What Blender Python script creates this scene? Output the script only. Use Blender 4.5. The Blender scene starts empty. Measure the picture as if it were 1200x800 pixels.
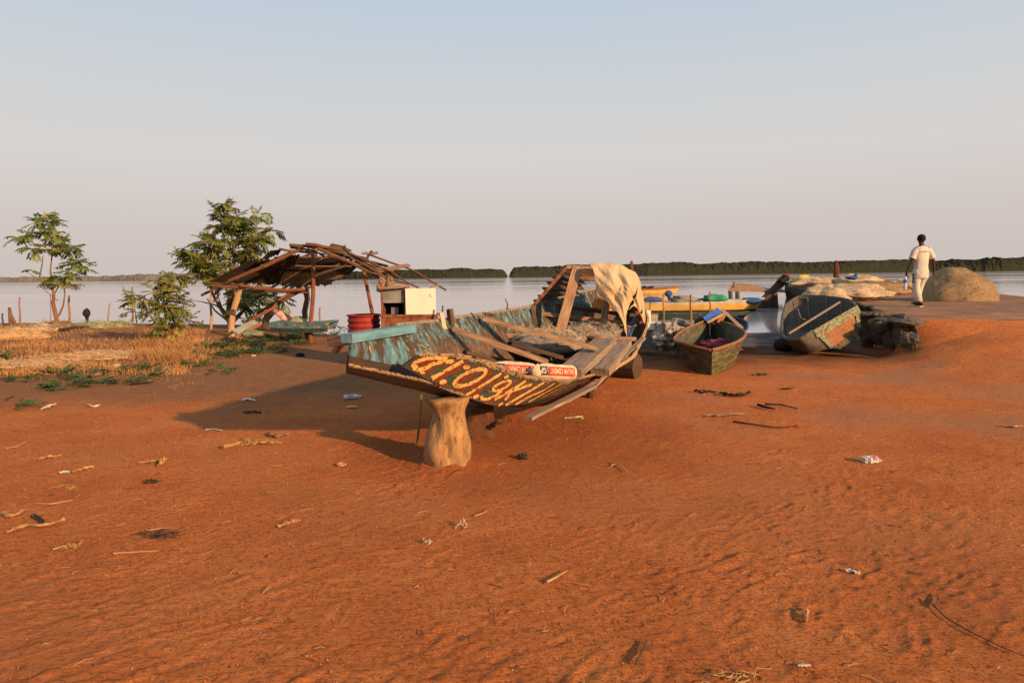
import bpy, math, random
import numpy as np
from mathutils import Vector, Matrix, noise as mnoise
R = math.radians
rnd = random.Random(7)
scene = bpy.context.scene
col = scene.collection

# ------------------------------------------------------------------ camera
CAMZ = 1.6
PITCH = math.atan(77.7/800.0); ROLL = R(0.74)
fwd = Vector((0, math.cos(PITCH), -math.sin(PITCH)))
X0 = Vector((1, 0, 0)); U0 = X0.cross(fwd).normalized()
RIGHT = X0*math.cos(ROLL) - U0*math.sin(ROLL)
UP = X0*math.sin(ROLL) + U0*math.cos(ROLL)
cd = bpy.data.cameras.new('camera'); cam = bpy.data.objects.new('camera', cd); col.objects.link(cam)
cd.lens = 24; cd.sensor_width = 36; cd.clip_start = .05; cd.clip_end = 9000
m = Matrix((( RIGHT.x, UP.x, -fwd.x, 0), (RIGHT.y, UP.y, -fwd.y, 0), (RIGHT.z, UP.z, -fwd.z, CAMZ), (0,0,0,1)))
cam.matrix_world = m
scene.camera = cam

def ray(px, py):
    return RIGHT*((px-600)/800.0) + UP*(-(py-400)/800.0) + fwd
def P(px, py, d):
    """world point seen at survey pixel px,py at distance d in front (world Y)"""
    r = ray(px, py); k = d/r.y
    return Vector((r.x*k, d, CAMZ + r.z*k))

# ------------------------------------------------------------------ noise / terrain
def _h(ix, iy, s):
    n = (ix*374761393 + iy*668265263 + s*1274126177) & 0xffffffff
    n = ((n ^ (n >> 13))*1274126177) & 0xffffffff
    return ((n ^ (n >> 16)) & 0xffff)/65535.0
def vnoise(x, y, s=0):
    x = np.asarray(x, float); y = np.asarray(y, float)
    ix = np.floor(x).astype(np.int64); iy = np.floor(y).astype(np.int64)
    fx = x-ix; fy = y-iy; fx = fx*fx*(3-2*fx); fy = fy*fy*(3-2*fy)
    a = _h(ix,iy,s); b = _h(ix+1,iy,s); c = _h(ix,iy+1,s); d = _h(ix+1,iy+1,s)
    return (a*(1-fx)+b*fx)*(1-fy) + (c*(1-fx)+d*fx)*fy - .5
def fbm(x, y, s=0, o=4):
    t = 0; a = 1
    for i in range(o):
        t = t + a*vnoise(x, y, s+i*17); x = x*2.03+3.1; y = y*2.03+1.7; a *= .5
    return t
def sst(a, b, x):
    t = np.clip((x-a)/(b-a), 0, 1); return t*t*(3-2*t)
WL = -0.30
def shoreY(x):
    return np.interp(x, [-40,-16,-11,-8,-5,-2,1,7,12], [26,23.5,22,20.8,18.2,15.8,14.2,14.2,14.2])
def edgeX(y):
    return np.interp(y, [0,11.0,12.0,12.9,19.6,50], [5.9,6.25,6.85,7.35,9.9,19.9])
def base_h(x, y):
    x = np.asarray(x, float); y = np.asarray(y, float)
    z = 0.02*fbm(x*.35, y*.35, 3, 3)
    # left bank, slightly raised
    z = z + .16*sst(-4.5,-9,x)*sst(11,15,y)
    # ramp up to the jetty slab on the right
    wd = np.interp(y, [6,10,11.9,12.7], [4.2,3.8,2.9,.3])
    rx = sst(-.5,.5, (x-edgeX(y)+.12*fbm(x*1.3,y*1.3,9,3)-.25*np.clip(wd-.3,0,9))/wd)
    z = z + .665*(.35*sst(8.6,12.7,y)+.65*np.clip((y-7.6)/5.1,0,1))*rx
    t = y - shoreY(x)
    wr = sst(-2,2,x)
    fall = (1-wr)*sst(0,4.2,t) + wr*(.69*sst(0,2.2,t)+.34*np.clip((t-2.6)/6.0,0,1))
    z = z*(1-fall) + (WL-.012)*fall
    z = z + fall*((.035-.012*wr)*fbm(x*.5, y*1.6, 31, 3) - .0016*np.clip(t-4,0,40)*1.0)
    z = z - .1*sst(20,30,t) - 2*sst(30,80,t)
    return z
_gx = np.arange(-34, 40.01, .1); _gy = np.arange(0, 80.01, .1)
_GH = base_h(*np.meshgrid(_gx, _gy)).tolist()
def gz(x, y):
    u = (x+34)*10; v = y*10
    if not (0 <= u < 739 and 0 <= v < 799): return float(base_h(x, y))
    i = int(u); j = int(v); fu = u-i; fv = v-j; a = _GH[j]; b = _GH[j+1]
    return (a[i]*(1-fu)+a[i+1]*fu)*(1-fv) + (b[i]*(1-fu)+b[i+1]*fu)*fv
def G(px, py):
    """point of the ground sheet seen at that survey pixel"""
    r = ray(px, py); d = 2.0
    while d < 80:
        p = Vector((r.x/r.y*d, d, CAMZ + r.z/r.y*d))
        if p.z <= gz(p.x, p.y): break
        d *= 1.004
    return Vector((p.x, p.y, gz(p.x, p.y)))

# ------------------------------------------------------------------ materials
def nd(nt, t, **k):
    n = nt.nodes.new(t)
    for a, b in k.items(): setattr(n, a, b)
    return n
def ramp(nt, stops, interp='LINEAR'):
    r = nd(nt, 'ShaderNodeValToRGB'); e = r.color_ramp.elements; r.color_ramp.interpolation = interp
    while len(e) < len(stops): e.new(.5)
    for i, (p, c) in enumerate(stops):
        e[i].position = p; e[i].color = (c[0], c[1], c[2], 1)
    return r
def M(name, stops, sc=(1,1,1), ns=5, detail=8, rough=.85, bump=.3, bdist=.01, coord='UV', patches=(), distort=0, spec=.3, metal=0, nrough=.6, trans=0, fine=None, alpha=None):
    mt = bpy.data.materials.new(name); mt.use_nodes = True; nt = mt.node_tree
    b = nt.nodes['Principled BSDF']; L = nt.links.new
    tc = nd(nt, 'ShaderNodeTexCoord'); mp = nd(nt, 'ShaderNodeMapping'); mp.inputs['Scale'].default_value = sc
    L(tc.outputs[coord], mp.inputs['Vector'])
    n = nd(nt, 'ShaderNodeTexNoise'); n.inputs['Scale'].default_value = ns; n.inputs['Detail'].default_value = detail
    n.inputs['Roughness'].default_value = nrough; n.inputs['Distortion'].default_value = distort
    L(mp.outputs[0], n.inputs['Vector'])
    r = ramp(nt, stops); L(n.outputs['Fac'], r.inputs[0]); out = r.outputs[0]
    for i, (c, ps, lo, hi, amt) in enumerate(patches):
        m2 = nd(nt, 'ShaderNodeMapping'); m2.inputs['Location'].default_value = (3.3*i+5, 1.7*i+2, i*2.1+1); m2.inputs['Scale'].default_value = sc
        L(tc.outputs[coord], m2.inputs['Vector'])
        q = nd(nt, 'ShaderNodeTexNoise'); q.inputs['Scale'].default_value = ps; q.inputs['Detail'].default_value = 6; q.inputs['Roughness'].default_value = .65
        L(m2.outputs[0], q.inputs['Vector'])
        mr = nd(nt, 'ShaderNodeMapRange'); mr.inputs[1].default_value = lo; mr.inputs[2].default_value = hi; mr.inputs[4].default_value = amt
        L(q.outputs['Fac'], mr.inputs[0])
        mx = nd(nt, 'ShaderNodeMix', data_type='RGBA'); L(mr.outputs[0], mx.inputs[0]); L(out, mx.inputs[6]); mx.inputs[7].default_value = (*c, 1)
        out = mx.outputs[2]
    L(out, b.inputs['Base Color'])
    b.inputs['Roughness'].default_value = rough; b.inputs['Specular IOR Level'].default_value = spec; b.inputs['Metallic'].default_value = metal
    if bump:
        bp = nd(nt, 'ShaderNodeBump'); bp.inputs['Strength'].default_value = bump; bp.inputs['Distance'].default_value = bdist
        L(n.outputs['Fac'], bp.inputs['Height']); L(bp.outputs[0], b.inputs['Normal'])
    if trans:
        tr = nd(nt, 'ShaderNodeBsdfTranslucent'); L(out, tr.inputs[0]); ms = nd(nt, 'ShaderNodeMixShader'); ms.inputs[0].default_value = trans
        o = nt.nodes['Material Output']; L(b.outputs[0], ms.inputs[1]); L(tr.outputs[0], ms.inputs[2]); L(ms.outputs[0], o.inputs[0])
    return mt
def plain(name, c, **k):
    k.setdefault('ns', 9)
    return M(name, [(.3, tuple(v*.72 for v in c)), (.7, tuple(min(1, v*1.2) for v in c))], **k)

W = {}
W['wood'] = M('weathered wood', [(.28,(.09,.05,.028)),(.5,(.26,.155,.09)),(.72,(.40,.27,.17))], sc=(1.2,14,14), ns=3, bump=.5, bdist=.006, patches=[((.05,.03,.02),1.2,.58,.7,.7)])
W['wood_red'] = M('reddish wood', [(.3,(.10,.04,.02)),(.6,(.30,.13,.06)),(.8,(.42,.21,.11))], sc=(1.2,12,12), ns=3, bump=.4, bdist=.006)
W['wood_dark'] = M('dark wood', [(.3,(.03,.02,.014)),(.6,(.09,.055,.035)),(.8,(.17,.11,.07))], sc=(1.2,12,12), ns=3, bump=.5, bdist=.006)
W['wood_grey'] = M('greyed wood', [(.3,(.10,.075,.06)),(.55,(.25,.19,.145)),(.8,(.40,.31,.24))], sc=(1,12,12), ns=3, bump=.5, bdist=.006, patches=[((.05,.035,.03),2,.6,.7,.6)])
W['pole'] = M('bark pole', [(.3,(.035,.018,.011)),(.55,(.12,.062,.033)),(.8,(.28,.155,.085))], sc=(6,2,1), ns=3, bump=.6, bdist=.01)
W['pole_light'] = M('debarked pole', [(.3,(.20,.11,.055)),(.55,(.42,.26,.14)),(.8,(.55,.36,.2))], sc=(6,1.5,1), ns=3, bump=.6, bdist=.01)
W['pole_red'] = M('red brown pole', [(.3,(.07,.026,.012)),(.6,(.22,.085,.036)),(.8,(.36,.16,.075))], sc=(6,1.5,1), ns=3, bump=.5, bdist=.01)
W['blue'] = M('peeling turquoise paint', [(.30,(.03,.02,.014)),(.44,(.10,.052,.028)),(.50,(.06,.14,.16)),(.57,(.09,.22,.25)),(.64,(.27,.32,.23)),(.74,(.07,.16,.18))], sc=(7,7,1.6), coord='Object', ns=2.4, nrough=.75, bump=.6, bdist=.008,
             patches=[((.05,.028,.015),1.6,.47,.55,.92),((.45,.27,.10),3.5,.63,.66,.8),((.55,.55,.45),6,.66,.68,.8)])
W['blue_plain'] = M('worn blue paint', [(.3,(.06,.16,.22)),(.6,(.13,.28,.34)),(.8,(.20,.34,.38))], sc=(1.5,8,8), ns=3, bump=.4, bdist=.004, patches=[((.35,.24,.15),2,.60,.66,.8)])
W['green_worn'] = M('worn pale green paint', [(.3,(.09,.12,.07)),(.6,(.22,.27,.17)),(.8,(.32,.36,.24))], sc=(3,6,6), ns=4, bump=.5, bdist=.004, patches=[((.20,.09,.04),3,.50,.60,.9),((.05,.035,.022),5,.54,.60,.9)])
W['hull_dark'] = M('shade-darkened hull planks', [(.3,(.02,.012,.008)),(.6,(.052,.03,.018)),(.8,(.10,.06,.035))], sc=(1,9,9), ns=3, bump=.5, bdist=.008)  # darkened so the colour stands in for shade on the hull's underside
W['signgreen'] = M('dark green sign paint', [(.3,(.022,.035,.028)),(.7,(.05,.07,.055))], sc=(1,4,1), ns=6, bump=.4, bdist=.004, patches=[((.10,.035,.015),4,.52,.58,.9),((.22,.12,.06),9,.6,.64,.8)])
W['signred'] = M('dark red sign paint', [(.3,(.10,.016,.008)),(.7,(.20,.035,.015))], ns=30, bump=.3, bdist=.003, coord='Object', patches=[((.05,.03,.02),14,.56,.6,.8)])
W['signyellow'] = M('yellow sign paint', [(.3,(.44,.25,.075)),(.7,(.60,.40,.14))], ns=25, bump=.3, bdist=.003, coord='Object', patches=[((.20,.07,.025),16,.57,.61,.85),((.06,.04,.025),34,.56,.60,.85)])
W['torn'] = M('splintered wood edge', [(.3,(.10,.05,.025)),(.5,(.36,.22,.12)),(.75,(.62,.46,.30))], sc=(4,20,20), ns=3, bump=.8, bdist=.01)
W['stump'] = M('eroded stump wood', [(.3,(.14,.072,.030)),(.5,(.29,.165,.068)),(.72,(.42,.26,.115))], sc=(5,1.6,1), ns=3, nrough=.65, bump=.8, bdist=.02, patches=[((.22,.08,.035),3,.55,.7,.6),((.09,.04,.018),6,.60,.64,.8)])
W['earth'] = M('shade-darkened red clay', [(.3,(.05,.02,.01)),(.7,(.13,.048,.02))], ns=9, bump=.8, bdist=.03, coord='Object')  # base colour darkened to carry the shade under the pirogue
W['canvas'] = M('tan canvas cloth', [(.3,(.42,.32,.19)),(.55,(.52,.41,.26)),(.8,(.58,.47,.31))], ns=9, bump=.4, bdist=.006, coord='Object', trans=.10, patches=[((.36,.26,.15),22,.55,.70,.5)])
W['net'] = M('pale fishing net', [(.3,(.30,.22,.14)),(.55,(.50,.40,.28)),(.8,(.62,.52,.38))], ns=14, bump=.9, bdist=.03, coord='Object', nrough=.75)
W['net_gold'] = M('golden hazy net', [(.3,(.34,.19,.085)),(.55,(.50,.33,.17)),(.8,(.60,.44,.26))], ns=14, bump=.9, bdist=.03, coord='Object', nrough=.75)
W['net_grey'] = M('grey fishing net', [(.3,(.12,.10,.085)),(.55,(.27,.235,.20)),(.8,(.38,.34,.29))], ns=12, bump=.9, bdist=.03, coord='Object', nrough=.75)
W['net_tan'] = M('tan fishing net', [(.3,(.15,.095,.048)),(.55,(.31,.21,.115)),(.8,(.44,.32,.19))], ns=10, bump=1, bdist=.05, coord='Object', nrough=.8)
W['net_green'] = M('green grey net', [(.3,(.22,.24,.14)),(.7,(.42,.42,.27))], ns=10, bump=1, bdist=.05, coord='Object', nrough=.8)
W['plastic'] = M('cloudy plastic sheet', [(.35,(.10,.085,.07)),(.5,(.30,.27,.23)),(.7,(.55,.50,.44))], ns=7, rough=.35, bump=.8, bdist=.03, coord='Object')
W['bag'] = M('woven cement bag', [(.3,(.46,.36,.24)),(.7,(.62,.52,.37))], ns=12, bump=.5, bdist=.008, coord='Object')
W['bagred'] = plain('red bag print', (.55,.035,.02), coord='Object', bump=.2)
W['bagnavy'] = plain('navy bag print', (.03,.035,.09), coord='Object', bump=.2)
W['rust'] = M('rusty steel', [(.3,(.07,.025,.012)),(.55,(.22,.08,.035)),(.8,(.36,.16,.07))], ns=8, bump=.5, bdist=.004, coord='Object')
W['enamel'] = M('white enamel', [(.3,(.66,.60,.50)),(.7,(.78,.73,.63))], ns=3, rough=.4, bump=.05, coord='Object', patches=[((.35,.18,.08),6,.66,.7,.8)])
W['greypanel'] = M('grey sheet metal', [(.3,(.12,.12,.115)),(.7,(.26,.26,.25))], ns=4, rough=.45, bump=.1, coord='Object')
W['black'] = plain('sooty black', (.012,.011,.011), coord='Object', bump=.2)
W['drum'] = M('red painted drum', [(.3,(.16,.016,.012)),(.7,(.30,.03,.022))], ns=6, rough=.6, bump=.15, coord='Object', patches=[((.12,.03,.02),7,.6,.66,.7)])
W['sheet'] = M('rusted roof sheet', [(.3,(.012,.007,.006)),(.6,(.035,.019,.013)),(.8,(.09,.045,.027))], ns=3, bump=.3, coord='Object', rough=.8, sc=(1,1,1))
W['thatch'] = W['wood_dark']
W['rag'] = M('brown rag', [(.3,(.10,.06,.035)),(.7,(.30,.20,.12))], ns=12, bump=.8, bdist=.02, coord='Object')
W['canoe'] = M('mossy green canoe paint', [(.3,(.02,.019,.012)),(.5,(.07,.066,.03)),(.62,(.16,.15,.052)),(.78,(.25,.225,.085))], sc=(1,5,1), ns=2.5, nrough=.7, bump=.5, bdist=.01, patches=[((.035,.025,.015),3,.52,.62,.85),((.30,.13,.05),6,.62,.66,.8)])
W['canoe_in'] = M('mossy canoe inside', [(.3,(.025,.026,.018)),(.55,(.07,.075,.045)),(.78,(.15,.16,.09))], sc=(1,3,1), ns=3, nrough=.7, bump=.5, bdist=.01, patches=[((.22,.13,.07),3,.55,.68,.7)])
W['navy'] = M('dark blue boat paint', [(.3,(.02,.035,.09)),(.7,(.05,.10,.21))], ns=5, bump=.2, coord='Object', patches=[((.10,.07,.05),8,.6,.66,.6)])
W['greyboat'] = M('grey weathered boat', [(.3,(.04,.034,.027)),(.55,(.11,.098,.078)),(.8,(.19,.175,.145))], sc=(1.5,8,8), ns=3, bump=.5, bdist=.008, patches=[((.05,.035,.025),2,.56,.68,.7)])
W['yellow'] = M('yellow boat paint', [(.3,(.50,.26,.05)),(.7,(.72,.44,.12))], ns=2, bump=.1, coord='Object', patches=[((.30,.14,.05),3,.6,.7,.7)])
W['creamp'] = M('cream boat paint', [(.3,(.42,.38,.27)),(.7,(.60,.55,.42))], ns=2, bump=.1, coord='Object', patches=[((.25,.35,.34),1.5,.5,.6,.8)])
W['tealboat'] = plain('dark teal boat', (.035,.06,.055), coord='Object')
W['greentarp'] = plain('green tarp', (.03,.24,.13), coord='Object', bump=.6, bdist=.04, ns=5)
W['bluetarp'] = plain('blue tarp', (.03,.09,.25), coord='Object', bump=.6, bdist=.04, ns=5)
W['brightblue'] = plain('bright blue paint', (.03,.12,.45), coord='Object')
W['paleblue'] = plain('pale blue grey board', (.32,.38,.42), coord='Object')
W['magenta'] = plain('magenta cloth', (.20,.03,.06), coord='Object', bump=.6, bdist=.03)
W['concrete'] = M('shade-dark concrete', [(.3,(.035,.028,.022)),(.55,(.11,.085,.065)),(.8,(.22,.17,.13))], ns=2.5, bump=1, bdist=.06, coord='Object', nrough=.7)  # shade of the recessed jetty edge is put into this dark colour
W['stake'] = M('stake wood', [(.3,(.14,.07,.035)),(.7,(.34,.19,.10))], ns=6, coord='Object', bump=.3)
W['straw'] = M('dry straw', [(.3,(.34,.20,.08)),(.7,(.58,.38,.17))], ns=5, coord='Object', bump=0, trans=.2)
W['leafA'] = M('green leaflets', [(.3,(.08,.13,.022)),(.5,(.155,.21,.035)),(.7,(.27,.29,.055))], ns=3, coord='Object', bump=0, trans=.3, rough=.5)
W['leafY'] = M('yellowing leaflets', [(.3,(.20,.19,.04)),(.7,(.42,.34,.08))], ns=3, coord='Object', bump=0, trans=.3)
W['leafD'] = M('dark green leaflets', [(.3,(.08,.12,.02)),(.55,(.17,.20,.035)),(.75,(.30,.30,.055))], ns=2.5, coord='Object', bump=0, trans=.25, rough=.5)
W['weed'] = M('ground weed leaves', [(.3,(.025,.07,.02)),(.7,(.07,.14,.04))], ns=5, coord='Object', bump=0, trans=.25)
W['bark'] = M('grey brown bark', [(.3,(.06,.035,.022)),(.7,(.22,.12,.07))], ns=14, coord='Object', bump=.5)
W['bark_red'] = M('orange brown bark', [(.3,(.09,.045,.025)),(.7,(.24,.125,.065))], ns=14, coord='Object', bump=.5)  # warmer, slightly lighter brown than the plain bark
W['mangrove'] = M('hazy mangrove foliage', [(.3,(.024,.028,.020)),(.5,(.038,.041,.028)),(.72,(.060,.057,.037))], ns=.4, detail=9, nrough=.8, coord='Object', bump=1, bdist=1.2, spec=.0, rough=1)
W['mangrove_far'] = M('far hazy mangrove foliage', [(.3,(.13,.125,.12)),(.7,(.19,.175,.155))], ns=.05, coord='Object', bump=0, spec=0, rough=1)  # distance haze painted in as a lighter, greyer leaf colour
W['skin'] = plain('dark brown skin', (.05,.026,.018), coord='Object', bump=0, rough=.55)
W['hair'] = plain('black hair', (.008,.007,.007), coord='Object', bump=.5, ns=60)
W['shirt'] = M('off white shirt', [(.3,(.44,.39,.33)),(.7,(.58,.53,.47))], ns=4, coord='Object', bump=.5, bdist=.02)
W['trouser'] = M('cream trousers', [(.3,(.40,.37,.31)),(.7,(.58,.54,.47))], ns=5, coord='Object', bump=.6, bdist=.025)
W['redline'] = plain('red print', (.55,.06,.03), coord='Object', bump=0)
W['shoe'] = plain('black shoe', (.02,.018,.016), coord='Object', bump=0)
W['sole'] = plain('tan sole', (.55,.40,.18), coord='Object', bump=0)
W['white'] = plain('white plastic', (.5,.47,.44), coord='Object', bump=.3, rough=.4)
W['pink'] = plain('pink printed plastic', (.55,.15,.25), coord='Object', bump=.3, rough=.4)
W['bluelabel'] = plain('blue label', (.03,.10,.50), coord='Object', bump=0, rough=.4)
W['clear'] = plain('clear bottle plastic', (.55,.57,.60), coord='Object', bump=0, rough=.15, spec=.6)
W['yel'] = plain('yellow plastic', (.70,.52,.03), coord='Object', bump=0, rough=.5)
W['orange'] = plain('orange plastic', (.62,.27,.05), coord='Object', bump=.4)
W['redpl'] = plain('red plastic scrap', (.5,.03,.02), coord='Object', bump=.3)
W['weedblack'] = plain('blackened seaweed', (.035,.030,.022), coord='Object', bump=.4)
W['paleblue2'] = M('faded blue green board', [(.3,(.16,.10,.06)),(.5,(.22,.27,.25)),(.8,(.30,.33,.30))], sc=(1,5,1), ns=3)
W['hull_dark2'] = M('dark grey boat inside', [(.3,(.022,.019,.015)),(.55,(.06,.05,.04)),(.8,(.12,.10,.08))], sc=(1,9,9), ns=3, bump=.6, bdist=.01)
W['pebble'] = M('pale pebbles', [(.3,(.22,.09,.045)),(.6,(.40,.20,.10)),(.85,(.6,.42,.28))], ns=1.3, coord='Object', bump=0)
W['clod'] = M('earth clods', [(.3,(.16,.045,.016)),(.7,(.36,.11,.036))], ns=3, coord='Object', bump=.4, bdist=.004)
W['whitepink'] = M('red and cream painted board', [(.42,(.62,.50,.40)),(.55,(.55,.10,.08))], sc=(1,3,1), ns=4, bump=.1)
W['bluyel'] = M('blue and yellow flaking paint', [(.30,(.04,.03,.02)),(.44,(.07,.15,.19)),(.56,(.09,.16,.18)),(.62,(.36,.22,.06))], sc=(1,2,1), ns=6, bump=.3)

# ------------------------------------------------------------------ mesh builder
class MB:
    def __init__(s): s.v = []; s.f = []; s.uv = []
    def face(s, idx, uvs): s.f.append(tuple(idx)); s.uv.extend(uvs)
    def quad(s, a, b, c, d, uv=((0,0),(1,0),(1,1),(0,1))):
        n = len(s.v); s.v += [Vector(a), Vector(b), Vector(c), Vector(d)]; s.face((n,n+1,n+2,n+3), uv)
    def box(s, p0, p1, w, t, up=(0,0,1), taper=1, bow=0, n=1, jag=0):
        p0 = Vector(p0); p1 = Vector(p1); a = (p1-p0); L = a.length; a.normalize(); up = Vector(up)
        sd = a.cross(up).normalized(); u = sd.cross(a).normalized()
        base = len(s.v); uo = rnd.random()*9; vo = rnd.random()*9
        for i in range(n+1):
            k = i/n; q = p0.lerp(p1, k) + u*bow*4*k*(1-k)
            ww = w*(1+(taper-1)*k)
            for (x, y) in ((-1,-1),(1,-1),(1,1),(-1,1)):
                j = 0
                if jag and i in (0, n): j = rnd.uniform(-jag, jag)
                wob = rnd.uniform(-1,1)*w*.02 if n > 1 else 0
                s.v.append(q + sd*(x*ww/2+wob) + u*(y*t/2) + a*j)
        for i in range(n):
            for k in range(4):
                a0 = base+i*4+k; a1 = base+i*4+(k+1)%4
                u0, u1 = uo+L*i/n, uo+L*(i+1)/n; v0 = vo+k*.13; v1 = v0+(w if k % 2 == 0 else t)
                s.face((a0, a1, a1+4, a0+4), ((u0,v0),(u0,v1),(u1,v1),(u1,v0)))
        for e, o in ((base, 1), (base+n*4, 0)):
            ids = (e+3,e+2,e+1,e) if o else (e,e+1,e+2,e+3)
            s.face(ids, [(uo,vo),(uo,vo+w),(uo+t,vo+w),(uo+t,vo)])
    def tube(s, pts, rad, seg=8, jit=0, closed_ends=True, sx=1):
        pts = [Vector(p) for p in pts]; n = len(pts)
        if not isinstance(rad, (list, tuple)): rad = [rad]*n
        if len(rad) == 2 and n > 2: rad = [rad[0]+(rad[1]-rad[0])*i/(n-1) for i in range(n)]
        base = len(s.v); L = 0; uo = rnd.random()*9
        ref = Vector((.13,.31,.94)) if abs((pts[-1]-pts[0]).normalized().z) < .9 else Vector((1,.1,.05))
        for i, p in enumerate(pts):
            t = (pts[min(i+1,n-1)]-pts[max(i-1,0)]).normalized()
            a = t.cross(ref).normalized(); b = t.cross(a).normalized()
            for k in range(seg):
                an = 2*math.pi*k/seg
                r = rad[i]*(1+jit*rnd.uniform(-1,1))
                s.v.append(p + a*math.cos(an)*r*sx + b*math.sin(an)*r)
        for i in range(n-1):
            l1 = L+(pts[i+1]-pts[i]).length
            for k in range(seg):
                a0 = base+i*seg+k; a1 = base+i*seg+(k+1)%seg
                s.face((a0,a1,a1+seg,a0+seg), ((uo+k/seg*.6,L),(uo+(k+1)/seg*.6,L),(uo+(k+1)/seg*.6,l1),(uo+k/seg*.6,l1)))
            L = l1
        if closed_ends:
            s.face([base+k for k in range(seg)][::-1], [(k*.02,0) for k in range(seg)])
            s.face([base+(n-1)*seg+k for k in range(seg)], [(k*.02,0) for k in range(seg)])
    def grid(s, rows, closed=False, us=1, vs=1):
        """rows: list of lists of points"""
        base = len(s.v); n = len(rows[0])
        for r_ in rows: s.v += [Vector(p) for p in r_]
        vv = [0]
        for j in range(1, n): vv.append(vv[-1]+(Vector(rows[len(rows)//2][j])-Vector(rows[len(rows)//2][j-1])).length)
        uu = [0]
        for i in range(1, len(rows)): uu.append(uu[-1]+(Vector(rows[i][n//2])-Vector(rows[i-1][n//2])).length)
        for i in range(len(rows)-1):
            for j in range(n-1 if not closed else n):
                j1 = (j+1) % n
                v1 = vv[j+1] if j+1 < n else vv[-1]+.1
                a = base+i*n+j; b = base+i*n+j1
                s.face((a, b, b+n, a+n), ((uu[i],vv[j]),(uu[i],v1),(uu[i+1],v1),(uu[i+1],vv[j])))
    def blob(s, c, r, seg=14, rings=9, amp=.25, ns=2.0, seed=0, flat=0, ridg=False):
        c = Vector(c); base = len(s.v)
        if not isinstance(r, (tuple, list)): r = (r,r,r)
        for i in range(rings+1):
            th = math.pi*i/rings
            for k in range(seg):
                ph = 2*math.pi*k/seg
                d = Vector((math.sin(th)*math.cos(ph), math.sin(th)*math.sin(ph), math.cos(th)))
                q = d*ns + Vector((seed*7.3, seed*3.1, seed))
                nn = mnoise.fractal(q, .8, 2.2, 4)
                if ridg: nn = -abs(nn)*1.5+.3
                f = 1+amp*nn
                v = Vector((d.x*r[0]*f, d.y*r[1]*f, d.z*r[2]*f))
                if v.z < -flat*r[2] and flat: v.z = -flat*r[2]
                s.v.append(c+v)
        for i in range(rings):
            for k in range(seg):
                a = base+i*seg+k; b = base+i*seg+(k+1)%seg
                s.face((a, a+seg, b+seg, b), ((k/seg,i/rings),(k/seg,(i+1)/rings),((k+1)/seg,(i+1)/rings),((k+1)/seg,i/rings)))
    def lathe(s, c, prof, seg=24, jit=0, lean=(0,0), groove=0, caps=True):
        c = Vector(c); base = len(s.v); n = len(prof)
        gr = [rnd.uniform(-1,1) for _ in range(seg)]
        for i, (r, z) in enumerate(prof):
            for k in range(seg):
                an = 2*math.pi*k/seg
                rr = r*(1+groove*gr[k]+jit*mnoise.noise(Vector((math.cos(an)*1.6, math.sin(an)*1.6, z*4))))
                s.v.append(c+Vector((math.cos(an)*rr+lean[0]*z, math.sin(an)*rr+lean[1]*z, z)))
        for i in range(n-1):
            for k in range(seg):
                a = base+i*seg+k; b = base+i*seg+(k+1)%seg
                s.face((a,b,b+seg,a+seg), ((k/seg,prof[i][1]),((k+1)/seg,prof[i][1]),((k+1)/seg,prof[i+1][1]),(k/seg,prof[i+1][1])))
        if caps:
            s.face([base+k for k in range(seg)][::-1], [(0,0)]*seg)
            s.face([base+(n-1)*seg+k for k in range(seg)], [(math.cos(k)*.1,math.sin(k)*.1) for k in range(seg)])
    def build(s, name, mat, parent=None, smooth=False, solid=0, subsurf=0):
        me = bpy.data.meshes.new(name)
        loc = parent_loc(parent)
        me.from_pydata([tuple(v-loc) for v in s.v], [], s.f)
        uvl = me.uv_layers.new(name='UVMap')
        flat = np.array(s.uv, dtype=np.float32).ravel()
        uvl.data.foreach_set('uv', flat)
        me.materials.append(mat if not isinstance(mat, str) else W[mat])
        if smooth: me.polygons.foreach_set('use_smooth', [True]*len(me.polygons))
        me.update()
        o = bpy.data.objects.new(name, me); col.objects.link(o)
        if parent is not None: o.parent = parent
        if solid:
            md = o.modifiers.new('thickness', 'SOLIDIFY'); md.thickness = solid; md.offset = 0
        if subsurf:
            md = o.modifiers.new('smooth', 'SUBSURF'); md.levels = subsurf; md.render_levels = subsurf
        return o
def parent_loc(o):
    l = Vector((0,0,0))
    while o is not None:
        l += o.location; o = o.parent
    return l
def tag(o, label=None, cat=None, group=None, kind=None):
    if label: o['label'] = label
    if cat: o['category'] = cat
    if group: o['group'] = group
    if kind: o['kind'] = kind
    return o
def empty(name, loc, label, cat, group=None):
    o = bpy.data.objects.new(name, None); col.objects.link(o); o.location = loc; o.empty_display_size = .1
    return tag(o, label, cat, group)
def single(name, mb, mat, label, cat, group=None, loc=None, smooth=False, solid=0, kind=None):
    """a one-mesh thing with its origin at its base"""
    if loc is None:
        loc = sum(mb.v, Vector())/len(mb.v); loc.z = min(v.z for v in mb.v)
    mb.v = [v-loc for v in mb.v]
    o = mb.build(name, mat, None, smooth, solid); o.location = loc
    return tag(o, label, cat, group, kind)

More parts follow.
